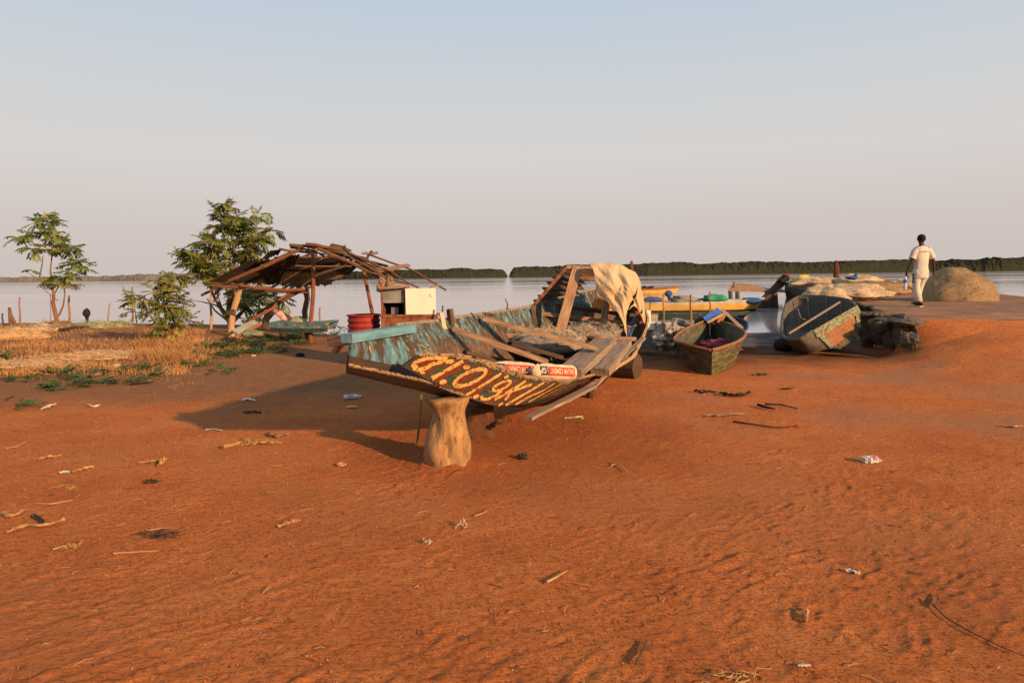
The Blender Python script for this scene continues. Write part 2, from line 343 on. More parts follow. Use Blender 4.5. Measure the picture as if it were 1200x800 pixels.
# ------------------------------------------------------------------ world and sun
SUN_DIR = Vector((1.43, -1.36, 0)).normalized(); EL = R(17.5)
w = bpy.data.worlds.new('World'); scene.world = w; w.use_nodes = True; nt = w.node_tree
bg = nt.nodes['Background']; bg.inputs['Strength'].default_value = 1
sky = nd(nt, 'ShaderNodeTexSky', sky_type='NISHITA'); sky.sun_disc = False; sky.sun_elevation = EL
sky.sun_rotation = math.atan2(SUN_DIR.x, SUN_DIR.y); sky.dust_density = 4; sky.air_density = 1.2
skm = nd(nt, 'ShaderNodeVectorMath', operation='SCALE'); skm.inputs['Scale'].default_value = .07
nt.links.new(sky.outputs[0], skm.inputs[0])
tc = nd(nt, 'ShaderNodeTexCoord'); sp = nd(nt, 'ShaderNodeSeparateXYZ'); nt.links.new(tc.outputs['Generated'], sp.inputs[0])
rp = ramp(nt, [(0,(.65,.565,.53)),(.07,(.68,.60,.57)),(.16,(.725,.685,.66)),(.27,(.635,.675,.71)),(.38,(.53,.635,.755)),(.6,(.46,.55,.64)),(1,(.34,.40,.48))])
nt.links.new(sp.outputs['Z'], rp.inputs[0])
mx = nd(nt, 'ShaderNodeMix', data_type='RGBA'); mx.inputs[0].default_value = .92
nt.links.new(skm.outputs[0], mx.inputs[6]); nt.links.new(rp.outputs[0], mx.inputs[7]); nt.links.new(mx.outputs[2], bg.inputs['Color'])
sl = bpy.data.lights.new('sun', 'SUN'); sl.energy = 7.4; sl.angle = R(1.3); sl.color = (1, .60, .29)
so = bpy.data.objects.new('sun', sl); col.objects.link(so)
sv = Vector((SUN_DIR.x*math.cos(EL), SUN_DIR.y*math.cos(EL), math.sin(EL)))
so.rotation_euler = sv.to_track_quat('Z', 'Y').to_euler()
scene.view_settings.view_transform = 'Standard'; scene.view_settings.look = 'None'; scene.view_settings.exposure = 0

# ------------------------------------------------------------------ ground
def ground():
    xs = [0.0]; 
    while xs[-1] < 4000: xs.append(xs[-1] + max(.0135, .0135+(xs[-1]-2.6)*.011 if xs[-1] < 14 else (xs[-1]-3.2)*.05))
    xs = np.array([-x for x in xs[:0:-1]] + xs)
    ys = [2.2]
    while ys[-1] < 6000: ys.append(ys[-1] + max(.010, ys[-1]*.0040 if ys[-1] < 30 else (ys[-1]-20)*.05))
    b = [2.2]
    while b[-1] > -60: b.append(b[-1] - max(.1, (2.2-b[-1])*.12))
    ys = np.array(b[:0:-1] + ys)
    Xg, Yg = np.meshgrid(xs, ys)
    Z = base_h(Xg, Yg)
    near = (1-sst(14, 30, Yg))*(1-sst(20,40,np.abs(Xg)))*sst(-5,1,Yg)
    t = Yg-shoreY(Xg); land = 1-sst(0,4,t)
    # raked / scuffed soil: streaks running lower-left to upper-right
    c, s_ = math.cos(.62), math.sin(.62); A = Xg*c+Yg*s_; B = -Xg*s_+Yg*c
    mask = np.clip(fbm(Xg*.7, Yg*.7, 5, 3)*1.6+.5, 0, 1)
    wx = .5*fbm(Xg*1.1, Yg*1.1, 41, 2); Aw = A*7+wx*3; Bw = B*34+wx*10
    mB = np.clip(fbm(Xg*.75, Yg*.75, 47, 2)*2.6+.45, 0, 1)
    mC = np.clip(fbm(Xg*1.2+5, Yg*1.2, 53, 2)*2.4+.55, .12, 1)
    hard = np.clip(.25+.75*sst(.0,.35,.5+fbm(Xg*.4,Yg*.4,59,2)),0,1)
    hot = .5+.9*np.exp(-((Xg-.1)**2+(Yg-5.6)**2)/4.5)
    crumb = np.clip(fbm(Xg*13+wx, Yg*13, 71, 4)-.02, 0, .4)
    Z = Z + near*land*(.0030*fbm(Xg*1.6, Yg*1.6, 21, 3) + .0032*mB*hard*fbm(Aw, Bw, 11, 3) + .012*crumb*mC*hot + .026*np.clip(fbm(A*15+wx*5, B*33+wx*9, 75, 3)-.05,0,.3)*mC*hot)
    g0 = G(526,549); Z = Z + .055*np.exp(-((Xg-g0.x)**2+(Yg-g0.y-.16)**2)/.085)
    # footprints and scuffs: elliptical dents with a raised lip
    rr = np.random.RandomState(3)
    for i in range(650):
        cy = 2.3+rr.rand()**1.5*9.5; cx = (rr.rand()*2-1)*cy*.85
        an = rr.rand()*3.14 if rr.rand() < .4 else .62+rr.randn()*.35; le = .07+rr.rand()*.07; wi = .022+rr.rand()*.025; dp = .0015+.003*rr.rand()
        i0, i1 = np.searchsorted(ys, [cy-.3, cy+.3]); j0, j1 = np.searchsorted(xs, [cx-.3, cx+.3])
        if i1-i0 < 2 or j1-j0 < 2: continue
        xx = Xg[i0:i1,j0:j1]-cx; yy = Yg[i0:i1,j0:j1]-cy
        a_ = (xx*math.cos(an)+yy*math.sin(an))/le; b_ = (-xx*math.sin(an)+yy*math.cos(an))/wi
        q = a_*a_+b_*b_
        Z[i0:i1,j0:j1] += dp*(-np.exp(-q*1.3) + .75*np.exp(-(np.sqrt(q)-1.45)**2*5))
    # tyre ruts
    for (ax, ay, bx, by) in ((-3.2,2.4,.3,4.3),(1.4,4.5,3.4,2.4)):
        L = math.hypot(bx-ax, by-ay); ux, uy = (bx-ax)/L, (by-ay)/L
        along = (Xg-ax)*ux+(Yg-ay)*uy; acr = -(Xg-ax)*uy+(Yg-ay)*ux + .05*np.sin(along*1.3)
        on = sst(0,.4,along)*(1-sst(L-.4,L,along))
        Z += on*(-.002*np.exp(-(acr/.05)**2) + .0015*np.exp(-((np.abs(acr)-.09)/.03)**2) + 0.0018*np.exp(-(acr/.05)**2)*np.sin(along*120+np.abs(acr)*60))
    verts = np.stack([Xg, Yg, Z], -1).reshape(-1,3)
    ny, nx = Xg.shape
    idx = np.arange(nx*ny).reshape(ny, nx)
    q = np.stack([idx[:-1,:-1], idx[:-1,1:], idx[1:,1:], idx[1:,:-1]], -1).reshape(-1,4)
    me = bpy.data.meshes.new('ground')
    me.vertices.add(len(verts)); me.vertices.foreach_set('co', verts.ravel())
    me.loops.add(q.size); me.loops.foreach_set('vertex_index', q.ravel())
    me.polygons.add(len(q)); me.polygons.foreach_set('loop_start', np.arange(0, q.size, 4)); me.polygons.foreach_set('loop_total', np.full(len(q), 4))
    me.update(calc_edges=True); me.polygons.foreach_set('use_smooth', np.ones(len(q), bool))
    o = bpy.data.objects.new('ground', me); col.objects.link(o); o['kind'] = 'structure'
    # material
    mt = bpy.data.materials.new('red laterite soil'); mt.use_nodes = True; nt = mt.node_tree; L = nt.links.new
    b = nt.nodes['Principled BSDF']; b.inputs['Roughness'].default_value = .95; b.inputs['Specular IOR Level'].default_value = .15
    tc = nd(nt,'ShaderNodeTexCoord')
    def nz(scale, det=6, rough=.6, sc=(1,1,1), rot=0, loc=0, dist=0):
        mp = nd(nt,'ShaderNodeMapping'); mp.inputs['Scale'].default_value = sc; mp.inputs['Rotation'].default_value = (0,0,rot); mp.inputs['Location'].default_value = (loc,loc*.7,0)
        L(tc.outputs['Object'], mp.inputs[0])
        n = nd(nt,'ShaderNodeTexNoise'); n.inputs['Scale'].default_value = scale; n.inputs['Detail'].default_value = det; n.inputs['Roughness'].default_value = rough; n.inputs['Distortion'].default_value = dist
        L(mp.outputs[0], n.inputs[0]); return n.outputs['Fac']
    def mr(x, lo, hi, a=0, c=1):
        n = nd(nt,'ShaderNodeMapRange'); n.inputs[1].default_value = lo; n.inputs[2].default_value = hi; n.inputs[3].default_value = a; n.inputs[4].default_value = c; L(x, n.inputs[0]); return n.outputs[0]
    def mix(f, a, c):
        n = nd(nt,'ShaderNodeMix', data_type='RGBA'); L(f, n.inputs[0]) 
        if isinstance(a, tuple): n.inputs[6].default_value = (*a,1)
        else: L(a, n.inputs[6])
        if isinstance(c, tuple): n.inputs[7].default_value = (*c,1)
        else: L(c, n.inputs[7])
        return n.outputs[2]
    def math_(op, a, c):
        n = nd(nt,'ShaderNodeMath', operation=op)
        for i, v in enumerate((a, c)):
            if isinstance(v, (int,float)): n.inputs[i].default_value = v
            else: L(v, n.inputs[i])
        return n.outputs[0]
    r1 = ramp(nt, [(.25,(.46,.130,.038)),(.5,(.65,.210,.063)),(.75,(.76,.30,.105))]); L(nz(1.1,10,.72), r1.inputs[0]); c = r1.outputs[0]
    c = mix(mr(nz(26,6,.75), .52,.62,0,.62), c, (.23,.062,.022)); c = mix(mr(nz(55,4,.7,loc=12), .53,.62,0,.6), c, (.17,.045,.017)); c = mix(mr(nz(40,4,.7,sc=(1,2.5,1),rot=-.62,loc=15), .55,.66,0,.5), c, (.68,.27,.095))
    c = mix(mr(nz(70,3,.6,loc=4), .64,.70,0,.7), c, (.62,.34,.17))
    c = mix(mr(nz(11,4,.6,sc=(1,4,1),rot=-.62,loc=7), .56,.70,0,.5), c, (.28,.08,.028))
    c = mix(mr(nz(.5,3,.5,loc=9), .5,.68,0,.40), c, (.46,.19,.085))
    sp = nd(nt,'ShaderNodeSeparateXYZ'); L(tc.outputs['Object'], sp.inputs[0]); X, Y, Z = sp.outputs
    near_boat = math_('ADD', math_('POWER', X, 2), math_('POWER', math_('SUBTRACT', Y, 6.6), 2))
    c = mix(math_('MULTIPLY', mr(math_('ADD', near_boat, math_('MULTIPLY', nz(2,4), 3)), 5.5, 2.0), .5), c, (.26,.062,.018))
    # olive-brown trodden soil towards the left bank
    w_ = math_('ADD', Y, math_('MULTIPLY', X, -.10)); w_ = math_('ADD', w_, math_('MULTIPLY', nz(.9,4), 2.2))
    lf = math_('MULTIPLY', mr(w_, 9.6, 11.2), mr(X, 1.0, -2.5))
    olive = ramp(nt, [(.3,(.13,.085,.05)),(.6,(.24,.155,.085)),(.8,(.33,.22,.12))]); L(nz(5,8,.7,loc=3), olive.inputs[0])
    c = mix(math_('MULTIPLY', lf, .75), c, olive.outputs[0])
    # dark trodden/charred soil by the shore between the boats
    df = math_('MULTIPLY', mr(math_('ADD', Y, math_('MULTIPLY', nz(1.4,5), 1.6)), 11.6, 13.4), mr(X, .2, 1.6)); df = math_('MULTIPLY', df, mr(X, 7.4, 6.8))
    c = mix(math_('MULTIPLY', df, .8), c, (.075,.045,.03))
    # greyish pale gravel patch on the right
    c = mix(math_('MULTIPLY', mr(nz(.35,3,loc=21), .50,.66), math_('MULTIPLY', mr(Y,5,8), mr(X,1,3))), c, (.42,.21,.12))
    # wet mud near/below the water line
    mud = ramp(nt, [(.35,(.06,.048,.042)),(.65,(.12,.10,.088))]); L(nz(2.5,8,.7), mud.inputs[0])
    wet = mr(Z, -.09, -.16)
    c = mix(wet, c, mud.outputs[0]); L(c, b.inputs['Base Color'])
    pud = math_('MULTIPLY', wet, mr(nz(.8,4,.6,sc=(1,4,1),loc=33), .5,.6)); L(mr(pud, 0,1,.95,.55), b.inputs['Roughness']); L(mr(pud,0,1,.1,.4), b.inputs['Specular IOR Level'])
    h = math_('ADD', math_('MULTIPLY', nz(24,8,.78), .9), math_('MULTIPLY', nz(75,5,.75,loc=5), .6))
    h = math_('ADD', h, math_('MULTIPLY', nz(14,5,.6,sc=(1,4.5,1),rot=-.62,loc=2), .7))
    bp = nd(nt,'ShaderNodeBump'); bp.inputs['Strength'].default_value = 1.0; bp.inputs['Distance'].default_value = .042; L(h, bp.inputs['Height'])
    L(bp.outputs[0], b.inputs['Normal'])
    me.materials.append(mt)
ground()

# water
def water():
    mb = MB(); 
    mb.quad((-5000,13,WL),(5000,13,WL),(5000,9000,WL),(-5000,9000,WL))
    mt = bpy.data.materials.new('calm river water'); mt.use_nodes = True; nt = mt.node_tree; L = nt.links.new
    b = nt.nodes['Principled BSDF']; b.inputs['Base Color'].default_value = (.40,.36,.35,1); b.inputs['Roughness'].default_value = .09; b.inputs['IOR'].default_value = 1.33; b.inputs['Specular IOR Level'].default_value = .6
    tc = nd(nt,'ShaderNodeTexCoord'); mp = nd(nt,'ShaderNodeMapping'); mp.inputs['Scale'].default_value = (.35,1.6,1); L(tc.outputs['Object'], mp.inputs[0])
    n = nd(nt,'ShaderNodeTexNoise'); n.inputs['Scale'].default_value = 1.6; n.inputs['Detail'].default_value = 6; L(mp.outputs[0], n.inputs[0])
    m2 = nd(nt,'ShaderNodeMapping'); m2.inputs['Scale'].default_value = (.004,.06,1); L(tc.outputs['Object'], m2.inputs[0])
    n2 = nd(nt,'ShaderNodeTexNoise'); n2.inputs['Scale'].default_value = 1; n2.inputs['Detail'].default_value = 3; L(m2.outputs[0], n2.inputs[0])
    r = nd(nt,'ShaderNodeMapRange'); r.inputs[1].default_value = .42; r.inputs[2].default_value = .62; r.inputs[3].default_value = .04; r.inputs[4].default_value = .12; L(n2.outputs['Fac'], r.inputs[0]); L(r.outputs[0], b.inputs['Roughness'])
    bp = nd(nt,'ShaderNodeBump'); bp.inputs['Strength'].default_value = .06; bp.inputs['Distance'].default_value = .05; L(n.outputs['Fac'], bp.inputs['Height']); L(bp.outputs[0], b.inputs['Normal'])
    o = mb.build('water', mt); o['kind'] = 'structure'
water()

# far mangrove shores
def shore_wood(pts, name, mat, label, n, seed):
    """pts: list of (px, y_top, y_base, distance)"""
    mb = MB(); xs = [p[0] for p in pts]; d0 = sum(p[3] for p in pts)/len(pts)
    N = int((xs[-1]-xs[0])*n); px = np.linspace(xs[0], xs[-1], N); rows = 15
    yt = np.interp(px, xs, [p[1] for p in pts]); yb = np.interp(px, xs, [p[2] for p in pts]); d = np.interp(px, xs, [p[3] for p in pts])
    H = (yb-yt)/800*d; X = (px-600)/800*d
    end = np.clip(np.minimum((px-xs[0]), (xs[-1]-px))/6, 0, 1)**.5; end = np.where((xs[0] < 390) & (px < xs[0]+50), 1, end)
    G_ = []
    for j in range(rows):
        a = j/(rows-1)*1.9; rad = 1 + .30*fbm(X/(H*.55)+seed*9, np.full(N, j*.55), seed*13, 3) + .22*fbm(X/(H*.16), np.full(N, j*1.1), seed*13+5, 3)
        hz = H*end*(1+.24*fbm(X/(H*1.8), X*0+3, 61+seed, 4))
        z = WL + hz*np.sin(np.minimum(a, 1.571)*1.0)*(.80+.20*rad) - (0 if a < 1.571 else (a-1.571)*hz*1.5)
        y = d + H*1.3*(1-np.cos(a)) - H*.8*(rad-1)*math.sin(min(a*1.3,1.57))
        xx = X + H*.25*fbm(X/(H*.3)+7, np.full(N, j*.8), 91+seed, 2)
        G_.append(np.stack([xx, y, z], -1))
    A_ = np.stack(G_, 0)
    for i in range(N): mb.v += [Vector(A_[j,i]) for j in range(rows)]
    for i in range(N-1):
        for j in range(rows-1):
            a = i*rows+j; mb.face((a,a+rows,a+rows+1,a+1), ((0,0),(1,0),(1,1),(0,1)))
    o = mb.build(name, mat, smooth=True); tag(o, label, 'mangroves', None, 'stuff')
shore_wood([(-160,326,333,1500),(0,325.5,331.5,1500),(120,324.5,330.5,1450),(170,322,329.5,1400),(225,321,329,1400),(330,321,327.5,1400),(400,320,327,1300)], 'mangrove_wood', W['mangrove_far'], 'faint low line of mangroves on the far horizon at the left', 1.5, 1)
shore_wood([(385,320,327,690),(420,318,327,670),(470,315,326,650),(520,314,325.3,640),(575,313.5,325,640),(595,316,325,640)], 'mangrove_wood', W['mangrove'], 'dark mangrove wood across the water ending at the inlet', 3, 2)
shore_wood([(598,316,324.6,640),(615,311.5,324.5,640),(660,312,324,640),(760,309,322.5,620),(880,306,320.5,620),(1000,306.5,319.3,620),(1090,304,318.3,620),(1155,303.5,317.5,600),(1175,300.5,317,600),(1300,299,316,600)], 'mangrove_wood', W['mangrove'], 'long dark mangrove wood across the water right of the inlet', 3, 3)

# ------------------------------------------------------------------ concrete jetty
def jetty():
    root = empty('jetty', (8.4,13.6,.3), 'low earth and concrete jetty with a broken dark edge running out over the water', 'jetty')
    mb = MB()
    # top: grid in (s along y, t across)
    ysv = [12.55,12.9,13.5,14.5,16,18,20,22,25,30,36,43,50]
    def le(y): return float(np.interp(y,[12.5,12.9,19.6,50],[7.55,7.45,9.9,19.9]))
    def re(y): return float(np.interp(y,[12.5,17,19.6,20.6,22.5,50],[40,40,19,16.1,16.4,27]))
    def tz(y): return float(np.interp(y,[12.5,13,20,50],[.655,.685,.70,1.02]))
    rows = []; NT = 60
    yy = []
    for a, b_ in zip(ysv[:-1], ysv[1:]):
        k = max(2, int((b_-a)/.25)) if a < 25 else 10
        yy += [a+(b_-a)*i/k for i in range(k)]
    yy.append(50)
    for y in yy:
        L_, R_ = le(y), re(y)
        row = []
        jl = .18*mnoise.noise(Vector((y*1.7,3,1)))+.08*mnoise.noise(Vector((y*6,3,4)))
        bot = -.6
        for (dz, dx) in ((bot,.45),(-.1,.3),(.2,.12),(.45,.16)):
            row.append((L_+jl+dx*.6+.12*mnoise.noise(Vector((y*3,dz*4,7))), y, dz if dz<0 else dz*tz(y)/.68))
        for i in range(NT+1):
            t = (i/NT)**1.6; x = L_+jl+(R_-L_-jl)*t
            row.append((x, y, tz(y)+.03*float(fbm(x*1.2,y*1.2,55,3)) - (.04 if i in (0,) else 0)))
        row.append((R_, y, .1)); row.append((R_, y, -.6))
        rows.append(row)
    mb.grid(rows)
    mt = bpy.data.materials.new('jetty earth and concrete'); mt.use_nodes = True; nt = mt.node_tree; L = nt.links.new
    b = nt.nodes['Principled BSDF']; b.inputs['Roughness'].default_value = .95; b.inputs['Specular IOR Level'].default_value = .1
    tc = nd(nt,'ShaderNodeTexCoord'); n = nd(nt,'ShaderNodeTexNoise'); n.inputs['Scale'].default_value = 1.2; n.inputs['Detail'].default_value = 10; n.inputs['Roughness'].default_value = .7; L(tc.outputs['Object'], n.inputs[0])
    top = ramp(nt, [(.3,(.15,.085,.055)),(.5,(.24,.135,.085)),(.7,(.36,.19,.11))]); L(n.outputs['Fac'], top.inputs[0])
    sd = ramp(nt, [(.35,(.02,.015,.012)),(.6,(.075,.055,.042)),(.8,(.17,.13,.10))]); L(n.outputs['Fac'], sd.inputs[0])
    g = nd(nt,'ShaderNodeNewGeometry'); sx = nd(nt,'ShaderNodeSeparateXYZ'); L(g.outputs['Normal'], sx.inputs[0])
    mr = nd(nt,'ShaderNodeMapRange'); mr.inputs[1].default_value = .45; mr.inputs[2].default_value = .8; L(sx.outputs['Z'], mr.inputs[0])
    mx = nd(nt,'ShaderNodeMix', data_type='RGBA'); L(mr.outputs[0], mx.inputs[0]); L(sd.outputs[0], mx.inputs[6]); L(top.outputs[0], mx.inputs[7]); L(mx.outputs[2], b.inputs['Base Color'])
    bp = nd(nt,'ShaderNodeBump'); bp.inputs['Distance'].default_value = .05; bp.inputs['Strength'].default_value = .5; L(n.outputs['Fac'], bp.inputs['Height']); L(bp.outputs[0], b.inputs['Normal'])
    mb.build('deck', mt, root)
    # broken blocks and overhanging slabs along the near left edge
    rs = random.Random(5)
    blocks = [((1049,390,12.7),.12,.22,.30),((1059,394,12.6),.10,.25,.24),((1036,393,13.1),.10,.2,.26),((1022,388,13.7),.13,.25,.3),((1010,390,14.2),.12,.25,.35),((1058,399,12.0),.14,.2,.14),((1040,374.5,12.9),.36,.3,.05),((1022,368,14.2),.4,.3,.06),((1056,378,12.4),.26,.25,.07),((1030,384,13.2),.2,.2,.10)]
    for i, ((px,py,d),a,b_,c) in enumerate(blocks):
        q = P(px,py,d); q.x += .12; bb = MB(); bb.blob(q, (a,b_,c), seg=18, rings=12, amp=.35, ns=1.5, seed=i+3)
        bb.build('rubble_block', 'concrete', root)
    # piles under the far left corner
jetty()

# ------------------------------------------------------------------ big wooden pirogue
def pirogue():
    S = [  # F far gunwale, FC far chine, K keel, NC near chine
        ((-1.28,5.30,1.15),(-1.275,5.28,1.0),(-1.29,5.27,.87),(-1.25,5.20,.925)),
        ((-1.10,5.75,1.155),(-1.0,5.70,.85),(-.80,5.68,.66),(-.72,5.58,.735)),
        ((-.907,6.2,1.155),(-.75,6.15,.72),(-.45,6.08,.49),(-.36,5.90,.54)),
        ((-.70,6.9,1.134),(-.48,6.8,.6),(0,6.6,.33),(.03,6.36,.395)),
        ((-.516,7.5,1.138),(-.28,7.4,.5),(.32,7.1,.24),(.42,6.98,.37)),
        ((-.304,8.1,1.128),(-.05,8.0,.45),(.6,7.7,.19),(.72,7.55,.37)),
        ((0,8.8,1.138),(.25,8.7,.4),(.95,8.35,.18),(1.12,8.2,.385)),
        ((.267,9.3,1.155),(.5,9.2,.42),(1.2,8.9,.19),(1.38,8.75,.42)),
        ((.89,10.5,1.26),(1.1,10.35,.5),(1.6,10.1,.3),(1.82,9.95,.5)),
        ((1.356,11.3,1.33),(1.5,11.2,.65),(1.85,11.0,.5),(2.0,10.9,.65)),
        ((1.95,12,1.42),(1.98,11.95,1.1),(2.06,11.9,.95),(2.12,11.8,1.1))]
    S = [[Vector(p) for p in s] for s in S]
    def interp(t, k):
        i = min(int(t), len(S)-2); f = t-i
        a = S[max(i-1,0)][k]; b = S[i][k]; c = S[i+1][k]; d = S[min(i+2,len(S)-1)][k]
        return .5*((2*b)+(c-a)*f+(2*a-5*b+4*c-d)*f*f+(3*b-a-3*c+d)*f*f*f)
    T = [i/8 for i in range(0, 81)]
    root = empty('wooden_pirogue', (.2,7.4,.2), 'large derelict wooden pirogue with peeling turquoise inside, propped on a carved stump', 'boat')
    # far side (turquoise)
    mb = MB(); rows = []
    for t in T:
        f, fc = interp(t,0), interp(t,1)
        jz = .010*mnoise.noise(Vector((t*3.1,0,0)))+.010*mnoise.noise(Vector((t*11,0,2)))
        rows.append([f.lerp(fc, j/8)+Vector((.02*math.sin(j/8*3.14),-.02*math.sin(j/8*3.14),jz*(1-j/8))) for j in range(9)])
    # custom uv: u along length, v depth
    mb.grid(rows)
    bl = W['blue'].copy(); bl.name = 'turquoise side fading to bare wood'
    nt = bl.node_tree; b = nt.nodes['Principled BSDF']; src = b.inputs['Base Color'].links[0].from_socket
    tcn = nd(nt,'ShaderNodeTexCoord'); sx = nd(nt,'ShaderNodeSeparateXYZ'); nt.links.new(tcn.outputs['UV'], sx.inputs[0])
    nn = nd(nt,'ShaderNodeTexNoise'); nn.inputs['Scale'].default_value = 6; nn.inputs['Detail'].default_value = 6; nt.links.new(tcn.outputs['UV'], nn.inputs[0])
    ma = nd(nt,'ShaderNodeMath', operation='MULTIPLY_ADD'); nt.links.new(nn.outputs['Fac'], ma.inputs[0]); ma.inputs[1].default_value = -.5; nt.links.new(sx.outputs['Y'], ma.inputs[2])
    mr = nd(nt,'ShaderNodeMapRange'); mr.inputs[1].default_value = -.06; mr.inputs[2].default_value = .10; mr.inputs[4].default_value = .85; nt.links.new(ma.outputs[0], mr.inputs[0])
    mx_ = nd(nt,'ShaderNodeMapRange'); mx_.inputs[1].default_value = .75; mx_.inputs[2].default_value = 1.7; nt.links.new(sx.outputs['X'], mx_.inputs[0])
    mm = nd(nt,'ShaderNodeMath', operation='MULTIPLY'); nt.links.new(mr.outputs[0], mm.inputs[0]); nt.links.new(mx_.outputs[0], mm.inputs[1])
    mix = nd(nt,'ShaderNodeMix', data_type='RGBA'); nt.links.new(mm.outputs[0], mix.inputs[0]); nt.links.new(src, mix.inputs[6])
    br = ramp(nt, [(.3,(.04,.022,.013)),(.55,(.13,.07,.04)),(.75,(.25,.15,.09))]); n3 = nd(nt,'ShaderNodeTexNoise'); n3.inputs['Scale'].default_value = 9; n3.inputs['Detail'].default_value = 8; nt.links.new(tcn.outputs['UV'], n3.inputs[0]); nt.links.new(n3.outputs['Fac'], br.inputs[0])
    nt.links.new(br.outputs[0], mix.inputs[7])
    bw = nd(nt,'ShaderNodeMapRange'); bw.inputs[1].default_value = 0; bw.inputs[2].default_value = 1.1; bw.inputs[3].default_value = .55; bw.inputs[4].default_value = 0; nt.links.new(sx.outputs['X'], bw.inputs[0])
    sx2 = nd(nt,'ShaderNodeSeparateColor'); nt.links.new(mix.outputs[2], sx2.inputs[0]); gb = nd(nt,'ShaderNodeMapRange'); gb.inputs[1].default_value = .06; gb.inputs[2].default_value = .16; nt.links.new(sx2.outputs['Blue'], gb.inputs[0])
    bm = nd(nt,'ShaderNodeMath', operation='MULTIPLY'); nt.links.new(bw.outputs[0], bm.inputs[0]); nt.links.new(gb.outputs[0], bm.inputs[1])
    mb2 = nd(nt,'ShaderNodeMix', data_type='RGBA'); nt.links.new(bm.outputs[0], mb2.inputs[0]); nt.links.new(mix.outputs[2], mb2.inputs[6]); mb2.inputs[7].default_value = (.06,.20,.33,1); nt.links.new(mb2.outputs[2], b.inputs['Base Color'])
    mb.build('far_side', bl, root, solid=.035)
    # bottom
    mb = MB(); rows = []
    for t in T:
        a, k, n_ = interp(t,1), interp(t,2), interp(t,3)
        rows.append([a.lerp(k, j/5) for j in range(5)] + [k.lerp(n_, j/3) for j in range(4)])
    mb.grid(rows); mb.build('bottom', 'hull_dark', root, solid=.03)
    # stern closing boards
    mb = MB(); s = S[-1]; mb.grid([[s[0],s[1],s[2]],[s[0]*.5+s[3]*.5+Vector((0,0,.1)),s[1]*.5+s[3]*.5,s[2]*.5+s[3]*.5],[s[3]+Vector((.03,0,.2)),s[3],s[3]]])
    mb.build('stern_board', 'blue', root, solid=.03)
    # far gunwale rail
    mb = MB(); pts = [interp(t,0)+Vector((-.02,.03,.012)) for t in T[12:]]
    mb.tube(pts, .026, seg=6, jit=.15); mb.build('gunwale_rail', 'wood_grey', root)
    # blue cap beam at the bow
    mb = MB(); mb.box(P(406,396.5,5.25), P(482,384.5,6.05), .11, .07, n=5); mb.build('cap_beam', 'blue_plain', root)
    mb = MB(); mb.box(P(392,401,5.7), P(412,398,5.5), .13,.07, jag=.01); mb.box(P(392,412,5.75), P(401,401,5.7), .05,.04); mb.build('bow_block', 'wood', root)
    mb = MB(); mb.box(P(461,404,5.85), P(503,411,6.2), .02, .085, up=(.05,0,1), n=3, taper=1); mb.build('cleat', 'green_worn', root)
    # near lower torn edge of the bottom boards
    mb = MB()
    for i in range(90):
        t = i/90*2.1; p = interp(t,3); q = interp(t+.07,3)
        mb.tube([p+Vector((rnd.uniform(-.02,.01),-.005,rnd.uniform(-.006,.012))), q+Vector((rnd.uniform(-.02,.01),-.008,rnd.uniform(-.005,.02)))], [rnd.uniform(.006,.014),.003], seg=4)
    mb.build('torn_edge', 'torn', root)
    # near side strake with lettering
    Lc = [(471,429,5.42),(506,447,5.58),(545,464.5,5.85),(580,475,6.08),(612,473,6.38),(645,463,6.88),(680,450,7.5)]
    Uc = [(488,417,5.40),(537,419.5,5.62),(582,433,5.9),(618,443.5,6.2),(650,447,6.62),(678,444,7.1),(705,437.5,7.7)]
    Lw = [P(*p) for p in Lc]; Uw = [P(*p) for p in Uc]
    def cr(A, u):
        u = max(0, min(len(A)-1.0001, u)); i = int(u); f = u-i
        a = A[max(i-1,0)]; b = A[i]; c = A[i+1]; d = A[min(i+2,len(A)-1)]
        return .5*((2*b)+(c-a)*f+(2*a-5*b+4*c-d)*f*f+(3*b-a-3*c+d)*f*f*f)
    def pn(u, v, off=0):
        p = cr(Lw,u).lerp(cr(Uw,u), v)
        if off:
            du = cr(Lw,min(u+.1,6))-cr(Lw,max(u-.1,0)); dv = cr(Uw,u)-cr(Lw,u)
            n = du.cross(dv).normalized()
            if n.y > 0: n = -n
            p = p + n*off
        # bulge of the plank
        return p
    mb = MB(); rows = []
    for i in range(121):
        u = i/20
        top = 1+.05*mnoise.noise(Vector((u*6,1,1)))+.05*mnoise.noise(Vector((u*19,1,5)))
        rows.append([pn(u, top*j/6) for j in range(7)])
    mb.grid(rows); plank = mb.build('side_plank', 'signgreen', root)
    # back layer gives the plank its thickness
    mb = MB(); mb.grid([[p+Vector((-.012,.035,0)) for p in r_] for r_ in rows]); mb.build('inner_skin', 'hull_dark', plank)
    mb = MB()
    for i in range(330):
        u = rnd.uniform(0,6); v = 1+rnd.uniform(-.03,.1); p = pn(u,v); q = pn(min(u+rnd.uniform(.05,.25),6), v+rnd.uniform(-.05,.08))
        mb.tube([p+Vector((0,rnd.uniform(-.01,.05),0)), q+Vector((0,rnd.uniform(-.01,.05),0))], [rnd.uniform(.005,.014),.003], seg=4)
    mb.build('splintered_edge', 'torn', plank)
